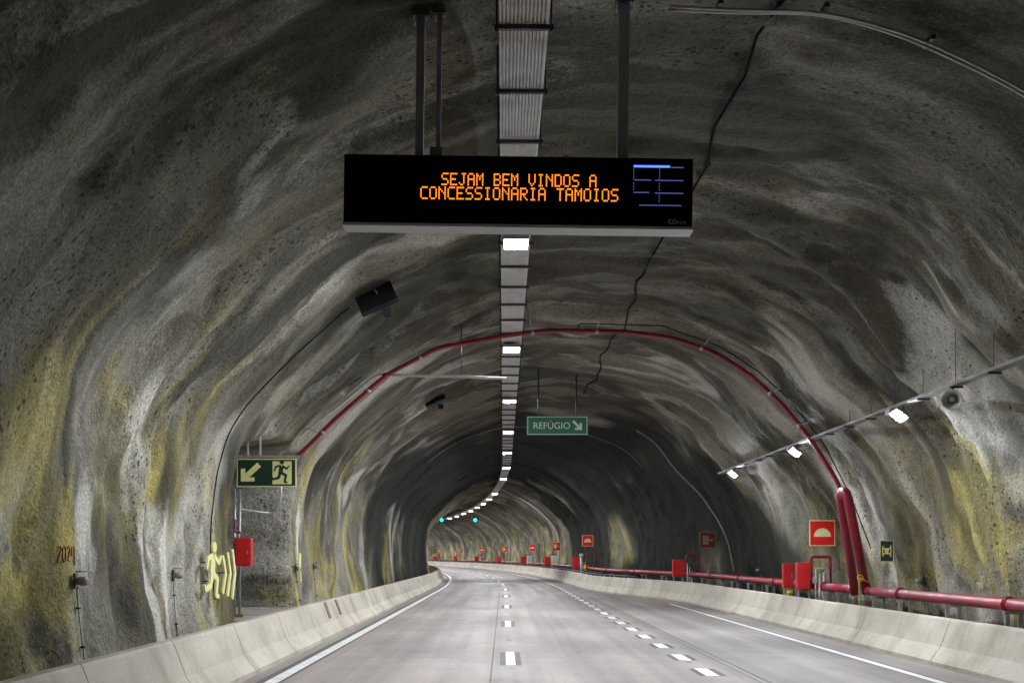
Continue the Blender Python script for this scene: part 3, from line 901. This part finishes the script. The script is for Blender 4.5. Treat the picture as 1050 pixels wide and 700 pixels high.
for ss in posts:
    mb = MB(); rot = Matrix.Rotation(head(ss), 3, 'Z')
    mb.box(P(ss, xb(ss) + PXo, 0.985), (0.34, 0.07, 0.05), rot)
    for sx in (-0.11, 0.11): mb.box(P(ss, xb(ss) + PXo + sx, 0.53), (0.07, 0.07, 0.86), rot)
    mb.box(P(ss, xb(ss) + PXo, 0.112), (0.40, 0.18, 0.015), rot)
    mb.build('stand', M_GALV, fm)
    p = pp(ss); t = (pp(ss + .05) - p).normalized()
# yellow-black chain beside the loop
vc = thing('valve_chain', 'yellow chain hanging at the foot of the red upright loop', 'chain', (8.32, 29.2, 0.9))
mb = MB()
for i in range(16):
    z = 1.42 - 0.045 * i
    a = 0 if i % 2 else math.pi / 2
    ring = [(8.33 + 0.016 * math.cos(a) * math.cos(u), 29.45 + 0.016 * math.sin(a) * math.cos(u) , z + 0.03 * math.sin(u)) for u in [2 * math.pi * q / 8 for q in range(9)]]
    mb.tube(ring, 0.007, 5, False)
mb.build('links', M_YELLOW, vc)
mb = MB(); c = Vector((8.36, 29.45, 1.42)); mb.tube([c + Vector((0.07 * math.cos(u), 0, 0.07 * math.sin(u))) for u in [2 * math.pi * q / 12 for q in range(13)]], 0.011, 6); mb.tube([c, c + Vector((0.2, 0.05, -0.1))], 0.02, 8); mb.build('hand_wheel', M_YELLOW, vc)

# low dark cable ladder in front of the fire main in the narrow bore
lad = thing('cable_ladder', 'low dark cable ladder below the red main past the lay-by', 'cable ladder', P(75, xb(75) + .4, .6))
mb = MB()
for dx in (0.20, 0.42):
    mb.tube([P(62 + 2 * k, xb(62 + 2 * k) + dx, 0.90) for k in range(90)], 0.035, 6)
for k in range(200):
    ss = 62 + 0.9 * k
    mb.box(P(ss, xb(ss) + 0.31, 0.88), (0.22, 0.05, 0.03), Matrix.Rotation(head(ss), 3, 'Z'))
mb.build('rails', M_DSTEEL, lad)
mb = MB(); mb.tube([P(62 + 1.0 * k, xb(62 + k) + 0.30 + 0.05 * math.sin(k * 1.3), 0.95 + 0.03 * math.sin(k * 2.1)) for k in range(178)], 0.06, 6); mb.build('cables', M_CABLE, lad)

# ------------------------------------------------------------------ fire points: cabinets, pipe frames, signs
def cabinet(name, label, s, x, zc, size, group=None, stand=True):
    t = thing(name, label, 'fire cabinet', P(s, x, 0.1), head(s), group)
    w, d, h = size; z = zc - 0.1
    mb = MB(); mb.box((0, 0, z), (w, d, h), None, 0.012); mb.build('case', M_REDBOX, t, False)
    mb = MB(); mb.box((0, -d / 2 - 0.008, z), (w - 0.05, 0.014, h - 0.05), None, 0.004); dr = mb.build('door', M_REDBOX, t, False)
    mb = MB(); mb.box((w / 2 - 0.06, -d / 2 - 0.024, z), (0.02, 0.018, 0.10)); hd = mb.build('handle', M_GALV, t, False); hd.parent = dr
    if stand:
        for sx in (-1, 1):
            mb = MB(); mb.box((sx * (w / 2 - 0.06), 0.02, (z - h / 2) / 2), (0.05, 0.05, z - h / 2 - 0.002)); mb.build('leg', M_GALV, t, False)
    return t
def pipe_frame(label, s, x, w, h, group=None, z0=1.05):
    t = thing('pipe_frame', label, 'pipe frame', P(s, x, z0), head(s), group)
    mb = MB(); mb.tube(fillet([(-w / 2, 0, 0), (-w / 2, 0, h), (w / 2, 0, h), (w / 2, 0, 0)], 0.07, 4), 0.042, 10); mb.build('tube', M_RED, t, False)
    return t
def alarm_symbol(mb, z, r):
    mb.disc(0, z, r, -0.024, -0.016, 22, 0, math.pi)
def hose_symbol(mb, z, r):
    mb.box((-r * 0.35, -0.02, z), (r * 1.0, 0.008, r * 1.5))
    mb.prism([(r * 0.2, z - r * 0.12), (r * 0.6, z - r * 0.12), (r * 0.6, z - r * 0.32), (r * 1.0, z), (r * 0.6, z + r * 0.32), (r * 0.6, z + r * 0.12), (r * 0.2, z + r * 0.12)], -0.0215, -0.016)
def fire_sign(label, s, x, zc, size, kind, group, red=M_SIGNRED, pale=M_CREAM):
    t = thing('fire_sign', label, 'fire sign', P(s, x, zc - size / 2), head(s), group)
    mb = MB(); mb.box((0, 0, size / 2), (size, 0.02, size), None, 0.004); mb.build('border', pale, t, False)
    mb = MB(); mb.box((0, -0.011, size / 2), (size * 0.92, 0.012, size * 0.92)); mb.build('panel', red, t, False)
    mb = MB()
    if kind == 'alarm': alarm_symbol(mb, size * 0.36, size * 0.33)
    else: hose_symbol(mb, size * 0.5, size * 0.36)
    mb.build('symbol', pale, t, False)
    mb = MB(); mb.box((0, 0.05, size * 0.5), (0.05, 0.05, size * 0.9))
    mb.box((0, 0.20, size * 0.5), (0.05, 0.28, 0.05))
    mb.build('bracket', M_GALV, t, False)
    return t
# near fire point
cabinet('fire_cabinet', 'narrow bright red fire cabinet, left one of the close pair by the lay-by pipe', 36.7, 8.30, 1.36, (0.30, 0.22, 0.70), 'red cabinets along the fire main')
cabinet('fire_cabinet', 'wide red fire cabinet, right one of the close pair by the lay-by pipe', 34.6, 8.27, 1.38, (0.42, 0.30, 0.74), 'red cabinets along the fire main')
pipe_frame('red goal-shaped pipe frame beside the close pair of fire cabinets', 34.2, 8.63, 0.52, 0.84, 'red pipe frames on the fire main', 1.07)
cl = thing('conduit_cluster', 'grey upright conduits and small box beside the wide red cabinet', 'conduits', (8.5, 33.9, 0.1))
for i, (dx, ht) in enumerate(((0.0, 1.62), (0.08, 1.45), (0.16, 1.50))):
    mb = MB(); mb.tube([(8.42 + dx, 33.9 - 0.1 * i, 0.1), (8.42 + dx, 33.9 - 0.1 * i, ht)], 0.028, 8); mb.build('conduit', M_GALV, cl)
mb = MB(); mb.tube(fillet([(8.42, 33.85, 1.60), (8.75, 33.85, 1.60), (8.78, 33.85, 0.75), (8.66, 33.85, 0.72)], 0.08), 0.022, 8); mb.build('bent_conduit', M_GALV, cl)
mb = MB(); mb.box((8.36, 33.75, 1.28), (0.10, 0.08, 0.16), None, 0.006); mb.build('switch_box', M_GREY, cl)
hv = thing('hydrant_valve', 'small brass and yellow valve under the narrow red cabinet', 'valve', (8.3, 36.4, 0.1))
mb = MB(); mb.tube([(8.28, 36.4, 0.1), (8.28, 36.4, 0.85)], 0.035, 10); mb.build('riser', M_GALV, hv)
mb = MB(); mb.tube([(8.20, 36.35, 0.88), (8.36, 36.35, 0.88)], 0.055, 10); mb.tube([(8.28, 36.35, 0.88), (8.28, 36.2, 0.9)], 0.04, 10); mb.build('valve_body', M_YELLOW, hv)
fire_sign('bright red square alarm sign with pale half-disc beside the red loop', 34.0, 8.62, 2.55, 0.70, 'alarm', 'fire signs along the wall')
fire_sign('dark red hose sign with pale square by the end of the lay-by', 52.0, 8.45, 2.58, 0.66, 'hose', 'fire signs along the wall', M_SIGNDARK, M_DULL)
cabinet('fire_cabinet', 'red fire cabinet standing alone at the end of the lay-by', 56.0, 7.80, 1.38, (0.54, 0.3, 0.74), 'red cabinets along the fire main')
pipe_frame('dark red pipe frame beside the cabinet at the end of the lay-by', 55.6, 8.35, 0.5, 0.9, 'red pipe frames on the fire main')
cl = thing('conduit_cluster', 'grey upright conduits beside the lone cabinet at the lay-by end', 'conduits', P(55, 7.9, 0.1))
for i in range(3):
    mb = MB(); p = P(55.2, 8.08 + 0.1 * i, 0.1); mb.tube([p, p + Vector((0, 0, 1.5 - 0.15 * i))], 0.028, 8); mb.build('conduit', M_GALV, cl)
# hydrant group at the far end of the taper
fire_sign('red alarm sign with pale half-disc above the yellow hydrant', 82.0, 5.62, 2.90, 0.74, 'alarm', 'fire signs along the wall')
cabinet('fire_cabinet', 'dark red fire cabinet next to the yellow hydrant', 87.0, 5.25, 1.45, (0.5, 0.3, 0.8), 'red cabinets along the fire main')
hy = thing('hydrant', 'grey standpipe hydrant with yellow valve below the half-disc sign', 'hydrant', P(82, 5.3, 0.1))
mb = MB(); p = P(82, 5.22, 0.1); mb.tube([p, p + Vector((0, 0, 1.75))], 0.10, 12); mb.tube([p + Vector((0, 0, 1.3)), p + Vector((0.3, 0, 1.3))], 0.07, 10); mb.build('standpipe', M_GALV, hy)
mb = MB(); mb.tube([p + Vector((0, 0, 1.72)), p + Vector((0, 0, 1.80)), p + Vector((0, 0, 1.90)), p + Vector((0, 0, 1.97))], [0.10, 0.15, 0.14, 0.05], 12); mb.build('cap', M_PALE, hy)
mb = MB(); p2 = P(81.8, 5.52, 1.15)
mb.tube([p2 + Vector((0, 0, -.2)), p2 + Vector((0, 0, -.1)), p2 + Vector((0, 0, .12)), p2 + Vector((0, 0, .2))], [0.08, 0.17, 0.17, 0.08], 12)
mb.tube([p2 + Vector((0, 0, .2)), p2 + Vector((0, 0, .55))], 0.035, 8); mb.build('valve', M_YELLOW, hy)
pipe_frame('red pipe frame behind the yellow hydrant', 81.0, 5.75, 0.55, 1.1, 'red pipe frames on the fire main')
for i, (sg, cbx) in enumerate(((108, 114), (131, 138), (160, 165), (185, 189.5), (209, 214), (233, 237), (259, 263))):
    o = ORD[i]
    fire_sign('distant red fire sign, %s beyond the yellow hydrant' % o, sg, 5.55, 2.72, 0.70, 'hose' if i % 2 == 0 else 'alarm', 'fire signs along the wall')
    cabinet('fire_cabinet', 'distant red fire cabinet, %s beyond the yellow hydrant' % o, cbx, 5.32, 1.42, (0.5, 0.3, 0.8), 'red cabinets along the fire main')
    pipe_frame('distant red pipe frame, %s beyond the yellow hydrant' % o, cbx - 1.2, 5.75, 0.6, 1.0, 'red pipe frames on the fire main')
for s_, lab in ((111.5, 'pale tall cabinet beside the first distant fire sign'), (135.5, 'pale tall cabinet beside the second distant fire sign')):
    t = thing('equipment_cabinet', lab, 'cabinet', P(s_, 5.75, 0.1), head(s_), 'pale equipment cabinets')
    mb = MB(); mb.box((0, 0, 1.1), (0.55, 0.4, 1.5), None, 0.01); mb.build('case', M_PALE, t, False)
    mb = MB(); mb.box((0, -0.205, 1.1), (0.48, 0.014, 1.40)); mb.build('door', M_PALE, t, False)
    mb = MB(); mb.box((0, 0, 0.17), (0.5, 0.36, 0.34)); mb.build('plinth', M_VERGE, t, False)

# small green plate on the right wall
gs = thing('safety_plate', 'small dark green safety plate with pale yellow symbol on the right wall', 'safety sign', (8.72, 28.6, 1.80))
gs.rotation_euler = (0, 0, math.radians(-20))
mb = MB(); mb.box((0, 0, 0.245), (0.30, 0.02, 0.49), None, 0.003); mb.build('border', M_GLOW, gs, False)
mb = MB(); mb.box((0, -0.011, 0.245), (0.27, 0.012, 0.46)); mb.build('panel', M_DGREEN, gs, False)
mb = MB(); mb.disc(0, 0.25, 0.05, -0.0205, -0.015, 14)
mb.strokes([([(-0.09, 0.36), (-0.07, 0.30), (0.07, 0.30), (0.09, 0.36)], 0.03), ([(-0.09, 0.13), (-0.07, 0.19), (0.07, 0.19), (0.09, 0.13)], 0.03)], -0.0225, -0.015)
mb.box((-0.09, -0.019, 0.245), (0.025, 0.006, 0.13)); mb.box((0.09, -0.019, 0.245), (0.025, 0.006, 0.13))
mb.build('symbol', M_GLOW, gs, False)
mb = MB(); mb.box((0, 0.20, 0.25), (0.04, 0.38, 0.04)); mb.build('bracket', M_GALV, gs, False)

# ------------------------------------------------------------------ side tray, floodlights, horn speakers
sx_, sz_ = 7.42, 4.72
st = thing('cable_tray', 'narrow grey cable tray hung along the right wall of the lay-by', 'cable tray', P(20, sx_, sz_))
mb = MB(); extr(mb, [(sx_ - 0.09, sz_), (sx_ + 0.09, sz_), (sx_ + 0.09, sz_ + 0.05), (sx_ - 0.09, sz_ + 0.05)], -6, 43, 3.0); mb.build('tray_sheet', principled('weathered_tray', (0.26, 0.265, 0.27), 0.6, 0.2, var=0.55, scale=1.2), st)
ss = -5.0
while ss < 43:
    p = Vector((sx_ + random.uniform(-.02, .02), ss, sz_ - 0.03)); h = ray(p + Vector((0, 0, .12)), (0, 0, 1), 1.0)
    mb = MB(); mb.box((sx_, ss, sz_ - 0.02), (0.22, 0.04, 0.03)); mb.tube([p, h + Vector((0, 0, .06))], 0.007, 6); mb.build('hanger', M_DSTEEL, st); ss += 1.6
def flood(label, s):
    t = thing('floodlight', label, 'floodlight', (sx_ - 0.08, s, sz_ - 0.02), 0, 'floodlights on the side tray')
    rot = Matrix.Rotation(math.radians(38), 3, 'Y') @ Matrix.Rotation(math.radians(-18), 3, 'X')
    c = Vector((0, 0, -0.15))
    mb = MB(); mb.box(c, (0.30, 0.34, 0.07), rot, 0.012)
    for k in range(6): mb.box(c + rot @ Vector((-0.11 + 0.044 * k, 0, 0.045)), (0.008, 0.28, 0.03), rot)
    mb.build('housing', M_GREY, t, False)
    mb = MB(); mb.lathe(c + rot @ Vector((0, 0, -0.036)), rot @ Vector((0, 0, -1)), [(0, 0.10), (0.014, 0.10), (0.026, 0.06)], 20); mb.build('lens', M_FLOOD, t, False)
    mb = MB()
    for sy in (-1, 1): mb.tube([(0, sy * 0.19, -0.01), (0, sy * 0.19, -0.17)], 0.014, 6)
    mb.build('bracket', M_DSTEEL, t, False)
    mb = MB(); mb.box((-0.02, 0.42, -0.06), (0.16, 0.22, 0.10), None, 0.008); mb.build('driver_box', M_PALE, t, False)
    return t
FL = [(14.9, 'floodlight on the side tray near the camera, outside the picture'),
      (23.3, 'largest glaring floodlight on the right wall tray'), (31.6, 'middle floodlight on the right wall tray, beside the red pipe'), (40.1, 'smallest floodlight at the far end of the right wall tray')]
for s_, lab in FL: flood(lab, s_)
def speaker(label, s):
    t = thing('horn_speaker', label, 'loudspeaker', (sx_ - 0.05, s, sz_ - 0.03), 0, 'horn loudspeakers under the side tray')
    d = Vector((-0.45, -0.85, -0.25)).normalized(); c = Vector((0, 0, -0.17))
    mb = MB(); mb.lathe(c, d, [(-0.14, 0.07), (-0.05, 0.075), (0.05, 0.10), (0.15, 0.165), (0.17, 0.17), (0.166, 0.155), (0.10, 0.10), (0.02, 0.055)]); mb.build('horn', M_PALE, t, False)
    mb = MB(); mb.tube([c + d * 0.03, c + d * 0.15], 0.045, 12); mb.build('phase_plug', M_GREY, t, False)
    mb = MB(); mb.tube([c, Vector((0, 0, 0.0))], 0.016, 6); mb.build('bracket', M_DSTEEL, t, False)
speaker('pale round horn loudspeaker right of the largest floodlight', 20.6)
speaker('pale round horn loudspeaker between the two smaller floodlights', 37.0)

# ------------------------------------------------------------------ left side: emergency exit
D4 = 27.5; S4 = F / D4
es = thing('exit_sign', 'dark green hanging exit sign with yellow arrow and running figure', 'exit sign', ((273.5 - VX) / S4, D4, H + (VY - 499) / S4))
w, h = 61 / S4, 29 / S4
mb = MB(); mb.box((0, 0, h / 2), (w, 0.03, h), None, 0.004); mb.build('border', M_GLOW, es, False)
mb = MB(); mb.box((0, -0.016, h / 2), (w - 0.05, 0.012, h - 0.05)); mb.build('panel', M_DGREEN, es, False)
mb = MB()
ax, az = -0.36, h / 2
mb.strokes([([(ax + 0.20, az + 0.18), (ax - 0.06, az - 0.06)], 0.12)], -0.025, -0.018)
mb.prism([(ax - 0.20, az - 0.19), (ax + 0.10, az - 0.19), (ax + 0.10, az - 0.10), (ax - 0.105, az - 0.10), (ax - 0.105, az + 0.09), (ax - 0.20, az + 0.09)], -0.0275, -0.018)
mb.build('arrow', M_GLOW, es, False)
mb = MB(); mb.box((0.34, -0.022, h / 2), (0.42, 0.008, h - 0.12)); mb.build('doorway_symbol', M_GLOW, es, False)
def runner(mb, cx, cz, k, y0, y1, flip=1):
    q = lambda pts: [(cx + flip * x * k, cz + z * k) for x, z in pts]
    mb.disc(cx + flip * 0.02 * k, cz + 0.42 * k, 0.085 * k, y0 - 0.02 * 0.7, y1, 16)
    mb.strokes([(q([(0.0, 0.26), (-0.04, 0.02)]), 0.17 * k),                       # trunk
                (q([(-0.02, 0.0), (0.17, -0.10), (0.12, -0.36), (0.20, -0.38)]), [0.12 * k, 0.10 * k, 0.08 * k, 0.07 * k]),   # front leg
                (q([(-0.05, 0.0), (-0.12, -0.20), (-0.32, -0.26), (-0.36, -0.20)]), [0.12 * k, 0.10 * k, 0.08 * k, 0.06 * k]),  # rear leg
                (q([(0.03, 0.28), (0.20, 0.16), (0.30, 0.26)]), [0.08 * k, 0.07 * k, 0.05 * k]),
                (q([(-0.03, 0.28), (-0.22, 0.24), (-0.28, 0.08)]), [0.08 * k, 0.07 * k, 0.05 * k])], y0, y1)
mb = MB(); runner(mb, 0.33, h / 2 + 0.0, 0.55, -0.030, -0.024, 1); mb.build('running_figure', M_DGREEN, es, False)
mb = MB()
mb.box((-0.1, 0.05, h + 0.05), (w + 0.3, 0.05, 0.06)); mb.build('support_bar', M_GALV, es, False)
for x in (-0.42, -0.15):
    p = es.location + Vector((x, 0.05, h + 0.05)); top = ray(p, (0, 0, 1), 0.8)
    mb = MB(); mb.box((x, 0.05, (h + 0.05 + top.z - es.location.z + .1) / 2), (0.035, 0.035, top.z - es.location.z + .05 - h)); mb.build('hanger_rod', M_PALE, es, False)

em = thing('exit_marking', 'large pale yellow running figure cut-out with chevrons on the left wall', 'exit marking', (-5.46, 22.85, 1.02))
dx, dy = (-5.20) - (-5.46), 24.45 - 22.85
em.rotation_euler = (0, 0, math.atan2(dy, dx))
mb = MB(); runner(mb, 0.45, 0.60, 1.15, -0.03, 0.0, 1); mb.build('running_figure', M_GLOW, em, False)
for k in range(3):
    x = 0.92 + 0.24 * k
    mb = MB(); hh = 0.34 + 0.06 * k
    mb.strokes([([(x, 0.58 + hh), (x + 0.14, 0.58), (x, 0.58 - hh)], 0.085)], -0.03, 0.0); mb.build('chevron', M_GLOW, em, False)
for x, z in ((0.45, 0.8), (0.45, 0.45), (1.0, 0.6), (1.24, 0.6), (1.48, 0.6)):
    mb = MB(); mb.tube([(x, 0.0, z), (x, 0.22, z)], 0.010, 6); mb.build('standoff', M_DSTEEL, em, False)
em2 = thing('exit_marking', 'pale yellow chevrons seen nearly edge-on past the cross passage', 'exit marking', (-5.36, 32.9, 1.05))
em2.rotation_euler = (0, 0, math.radians(95))
for k in range(3):
    mb = MB(); x = 0.1 + 0.2 * k
    mb.strokes([([(x + .14, 0.95), (x, 0.58), (x + .14, 0.21)], 0.085)], -0.03, 0.0); mb.build('chevron', M_GLOW, em2, False)
for x, z in ((0.15, 0.6), (0.35, 0.6), (0.55, 0.6)):
    mb = MB(); mb.tube([(x, 0.0, z), (x, 0.22, z)], 0.010, 6); mb.build('standoff', M_DSTEEL, em2, False)

# red cabinet on conduits at the passage mouth
lc = thing('fire_cabinet', 'small red cabinet on upright conduits at the cross passage mouth', 'fire cabinet', (-5.72, 26.9, 0.62), 0, None)
mb = MB(); mb.box((0.18, 0, 1.40), (0.34, 0.24, 0.60), None, 0.012); mb.build('case', M_REDBOX, lc, False)
mb = MB(); mb.box((0.18, -0.128, 1.40), (0.29, 0.014, 0.55), None, 0.004); dr = mb.build('door', M_REDBOX, lc, False)
mb = MB(); mb.box((0.28, -0.142, 1.40), (0.02, 0.018, 0.08)); hd = mb.build('handle', M_GALV, lc, False); hd.parent = dr
for dx in (-0.06, 0.05):
    mb = MB(); mb.tube([(dx, 0.16, 0), (dx, 0.16, 2.75)], 0.03, 10); mb.build('conduit', M_GALV, lc, False)
mb = MB(); mb.tube(fillet([(-0.02, 0.05, 2.1), (-0.02, 0, 1.82), (0.12, 0, 1.82), (0.12, 0, 1.70)], 0.05), 0.022, 8); mb.build('inlet_pipe', M_RED, lc, False)
mb = MB(); mb.box((0.0, 0.16, 0.035), (0.26, 0.16, 0.07), None, 0.006); mb.build('base_bracket', M_BRASS, lc, False)
cg = thing('conduit', 'grey bent conduit under the hanging exit sign', 'conduit', (-5.2, 28.4, 3.2))
mb = MB(); mb.tube(fillet([(-5.72, 27.3, 2.95), (-5.3, 28.4, 2.9), (-5.10, 28.4, 3.0), (-5.02, 28.4, 3.25), (-5.02, 28.4, 3.6)], 0.08), 0.024, 8); mb.build('tube', M_GALV, cg)
# raised slab in the passage
mb = MB(); mb.box((-7.4, 29.0, 0.33), (5.3, 6.9, 0.58), None, 0.02); sl = mb.build('walkway_slab', M_VERGE); tag(sl, 'raised concrete slab in the mouth of the cross passage', 'slab', kind='structure')

# ------------------------------------------------------------------ bulkhead lamps with conduits
def wall_lamp(label, s, z, side, group):
    o = P(s, 1.5, z); d = Vector((side, 0, 0))
    h = ray(o, d)
    x = h.x - side * 0.10
    t = thing('bulkhead_lamp', label, 'wall lamp', (x, s, 0.1), 0, group)
    mb = MB(); mb.tube([(side * 0.05, 0, z - 0.1), (-side * 0.03, -0.02, z - 0.1), (-side * 0.09, -0.04, z - 0.1), (-side * 0.115, -0.05, z - 0.1)], [0.04, 0.062, 0.058, 0.02], 14); mb.build('lens', M_GREY, t, False)
    mb = MB(); mb.box((side * 0.055, 0, z - 0.1), (0.03, 0.10, 0.20)); mb.tube([(side * 0.04, -0.05, z + 0.02), (-side * 0.10, -0.05, z + 0.02)], 0.006, 6); mb.build('back_plate', M_DSTEEL, t, False)
    pts = []
    zz = z - 0.2
    while zz > 0.02:
        hh = ray(P(s, 1.5, zz + 0.1), d); pts.append(Vector((hh.x - side * 0.04 - x, 0.03, zz))); zz -= 0.25
    mb = MB(); mb.tube([(0.02 * side, 0.03, z - 0.18)] + pts, 0.012, 6); mb.build('conduit', M_GALV, t, False)
    mb = MB()
    for p in pts[1::2]: mb.box(p, (0.04, 0.08, 0.025))
    mb.build('clip', M_BLACK, t, False)
wall_lamp('grey bulkhead lamp on a conduit under the red spray mark', 16.2, 1.62, -1, 'bulkhead lamps low on the left wall')
wall_lamp('grey bulkhead lamp between the red spray mark and the running figure', 22.0, 1.60, -1, 'bulkhead lamps low on the left wall')
wall_lamp('grey bulkhead lamp just past the cross passage', 33.4, 1.60, -1, 'bulkhead lamps low on the left wall')
wall_lamp('grey bulkhead lamp, second one past the cross passage', 36.5, 1.62, -1, 'bulkhead lamps low on the left wall')
wall_lamp('grey bulkhead lamp on the right wall under the green plate', 27.8, 1.38, 1, 'bulkhead lamps low on the right wall')
wall_lamp('grey bulkhead lamp on the right wall left of the narrow red cabinet', 46.0, 1.40, 1, 'bulkhead lamps low on the right wall')
yb = thing('junction_box', 'small pale yellow box low on the right wall near the picture edge', 'junction box', (0, 24.3, 1.34))
h = ray((2, 24.3, 1.36), (1, 0, 0)); yb.location = (h.x - 0.04, 24.3, 1.30)
mb = MB(); mb.box((0, 0, 0.06), (0.10, 0.09, 0.11), None, 0.008); mb.build('case', M_CREAM, yb, False)
mb = MB(); mb.box((-0.055, 0, 0.06), (0.012, 0.07, 0.08)); mb.build('cover', M_GREY, yb, False)

# red spray mark on the left wall: part of the lining
mb = MB()
digits = [[(0, .30), (.06, .34), (.09, .26), (.02, .06), (.0, 0), (.10, .03)], [(.15, .05), (.14, .28), (.20, .34), (.25, .26), (.24, .06), (.18, .0), (.15, .05)],
          [(.30, .28), (.35, .34), (.40, .27), (.32, .04), (.42, .03)], [(.47, .32), (.46, .14), (.58, .17)], [(.57, .34), (.55, -.06)]]
for dg in digits:
    pts = []
    for i in range(len(dg) - 1):
        for k in range(4):
            t = k / 4; pts.append((dg[i][0] * (1 - t) + dg[i + 1][0] * t, dg[i][1] * (1 - t) + dg[i + 1][1] * t))
    pts.append(dg[-1])
    w3 = []
    for u, v in pts:
        sy = 15.85 + u * 0.80; z = 1.86 + v * 0.62
        hh = ray((1.5, sy, z), (-1, 0, 0)); w3.append(hh + Vector((0.008, 0, 0)))
    mb.tube(w3, 0.0075, 5)
mb.build('spray_mark', M_SPRAY, lining)

# ------------------------------------------------------------------ cables and ring conduits
def cable(name, label, pts, r, mat, cat='cable', clips=0, group=None):
    t = thing(name, label, cat, pts[0].copy(), 0, group)
    mb = MB(); mb.tube(pts, r, 7); mb.build('sheath' if cat == 'cable' else 'tube', mat, t)
    if clips:
        for p in pts[::clips]:
            mb = MB(); mb.box(p + Vector((0.01, 0, 0.01)), (0.05, 0.05, 0.05)); mb.build('clip', M_BLACK, t)
    return t
pts = [ceil_at(2.98 + 0.10 * math.sin(k * 0.55) + 0.05 * math.sin(k * 1.7), 8 + 0.9 * k) - Vector((0, 0, 0.04)) for k in range(43)]
cable('cable', 'black cable clipped along the ceiling right of the message sign', pts, 0.020, M_CABLE, clips=3)
left = [at(px, py, 24.0) for px, py in ((366, 326), (330, 360), (284, 399), (248, 442), (230, 475), (223, 500), (220, 530), (218.5, 580), (219, 626))]
c0 = Vector((0.0, 23.9, 2.2)); pts = []
for i in range(len(left) - 1):
    for k in range(4):
        q = left[i].lerp(left[i + 1], k / 4); q.y = 23.9
        hh = ray(c0, q - c0); pts.append(hh - (q - c0).normalized() * 0.03)
cable('cable', 'thin black cable dropping from the ceiling box to the running figure', pts, 0.013, M_CABLE)
def ring(label, s, a0, a1, r, mat, n=40, off=0.05, group=None, clips=0, ds=0.0):
    pts = [ring_hit(s + ds * k / n, math.radians(a0 + (a1 - a0) * k / n), (1.6 if s < 60 else 0.25, 3.2), off) for k in range(n + 1)]
    # smooth
    for _ in range(3):
        pts = [pts[0]] + [(pts[i - 1] + pts[i] * 2 + pts[i + 1]) / 4 for i in range(1, n)] + [pts[-1]]
    return cable('conduit', label, pts, r, mat, 'conduit', clips, group)
t = ring('pair of pale conduits curving over the upper right ceiling', 13.3, 88, 0, 0.017, M_PALE, off=0.12)
pts = [ring_hit(13.38, math.radians(88 - 2.2 * k), off=0.12) for k in range(41)]
for _ in range(3): pts = [pts[0]] + [(pts[i - 1] + pts[i] * 2 + pts[i + 1]) / 4 for i in range(1, 40)] + [pts[-1]]
mb = MB(); mb.tube(pts, 0.017, 7); mb.build('tube', M_PALE, t)
for k in range(3, 40, 6):
    mb = MB(); mb.box(pts[k] + Vector((0, -0.07, 0.03)), (0.05, 0.26, 0.05)); mb.build('clip', M_DSTEEL, t)
ring('pale conduit curving down the wall at the end of the lay-by', 50.5, 45, -14, 0.032, M_GREY, off=0.10)
ring('thin pale cable ringing the ceiling behind the green road sign', 57.0, 150, 30, 0.012, M_GREY, off=0.06)
for i, s_ in enumerate((110.0, 158.0, 208.0)):
    ring('pale conduit ringing the far bore, %s beyond the hydrant' % ORD[i], s_, 95, -18, 0.09, M_PALE, n=30, off=0.12, group='pale conduit rings in the far bore')

# black panels under the ceiling, left of the tray
def panel(label, px, py, d, sz, rx, ry, group, mat):
    p = at(px, py, d)
    t = thing('panel_fixture', label, 'panel', p, 0, group)
    rot = Matrix.Rotation(math.radians(ry), 3, 'Y') @ Matrix.Rotation(math.radians(rx), 3, 'X')
    mb = MB(); mb.box((0, 0, 0), (sz[0], sz[1], 0.10), rot, 0.012); mb.build('case', mat, t, False)
    mb = MB(); mb.box(rot @ Vector((0, 0, -0.056)), (sz[0] - 0.06, sz[1] - 0.06, 0.012), rot); mb.build('face', mat, t, False)
    top = ray(p, (-.35, 0, 1), 0.6) - p
    mb = MB(); mb.tube([rot @ Vector((0.05, 0.05, 0.04)), top * 1.1], 0.025, 8); mb.build('arm', M_DSTEEL, t, False)
    q = rot @ Vector((0.12, -sz[1] / 2 - 0.02, -0.06))
    mb = MB(); mb.box(q + Vector((0, 0, -0.09)), (0.16, 0.12, 0.15), None, 0.01); mb.build('bracket', M_BLACK, t, False)
panel('black flat panel tilted under the ceiling left of the message sign', 386, 306, 23.6, (0.74, 0.62), 48, -24, 'panels under the ceiling', M_BLACK)
panel('smaller dark grey panel under the ceiling beyond the red arch', 447, 412, 41.2, (0.72, 0.55), 20, -24, 'panels under the ceiling', principled('dull_grey_panel', (0.10, 0.105, 0.095), 0.7))

# lane signals deep in the bend
for px, lab in ((452.8, 'small green lane signal, the left one of two deep in the bend'), (487.4, 'small green lane signal, the right one of two deep in the bend')):
    sg = 161.0
    x = (px - VX) / F * sg - (P(sg, 0, 0).x)
    p = P(sg, x, 6.45)
    t = thing('lane_signal', lab, 'traffic signal', p, head(sg), 'green lane signals over the bend')
    mb = MB(); mb.box((0, 0, 0), (0.75, 0.22, 0.75), None, 0.02); mb.build('housing', M_BLACK, t, False)
    mb = MB(); mb.disc(0, 0, 0.20, -0.125, -0.105, 20); mb.build('lens', M_SIGNAL, t, False)
    mb = MB(); top = ray(p, (0, 0, 1), 1.2) - p; mb.tube([(0, 0, 0.37), (0, 0, top.z + .1)], 0.04, 8); mb.build('hanger_rod', M_DSTEEL, t, False)

print('verts', len(verts))
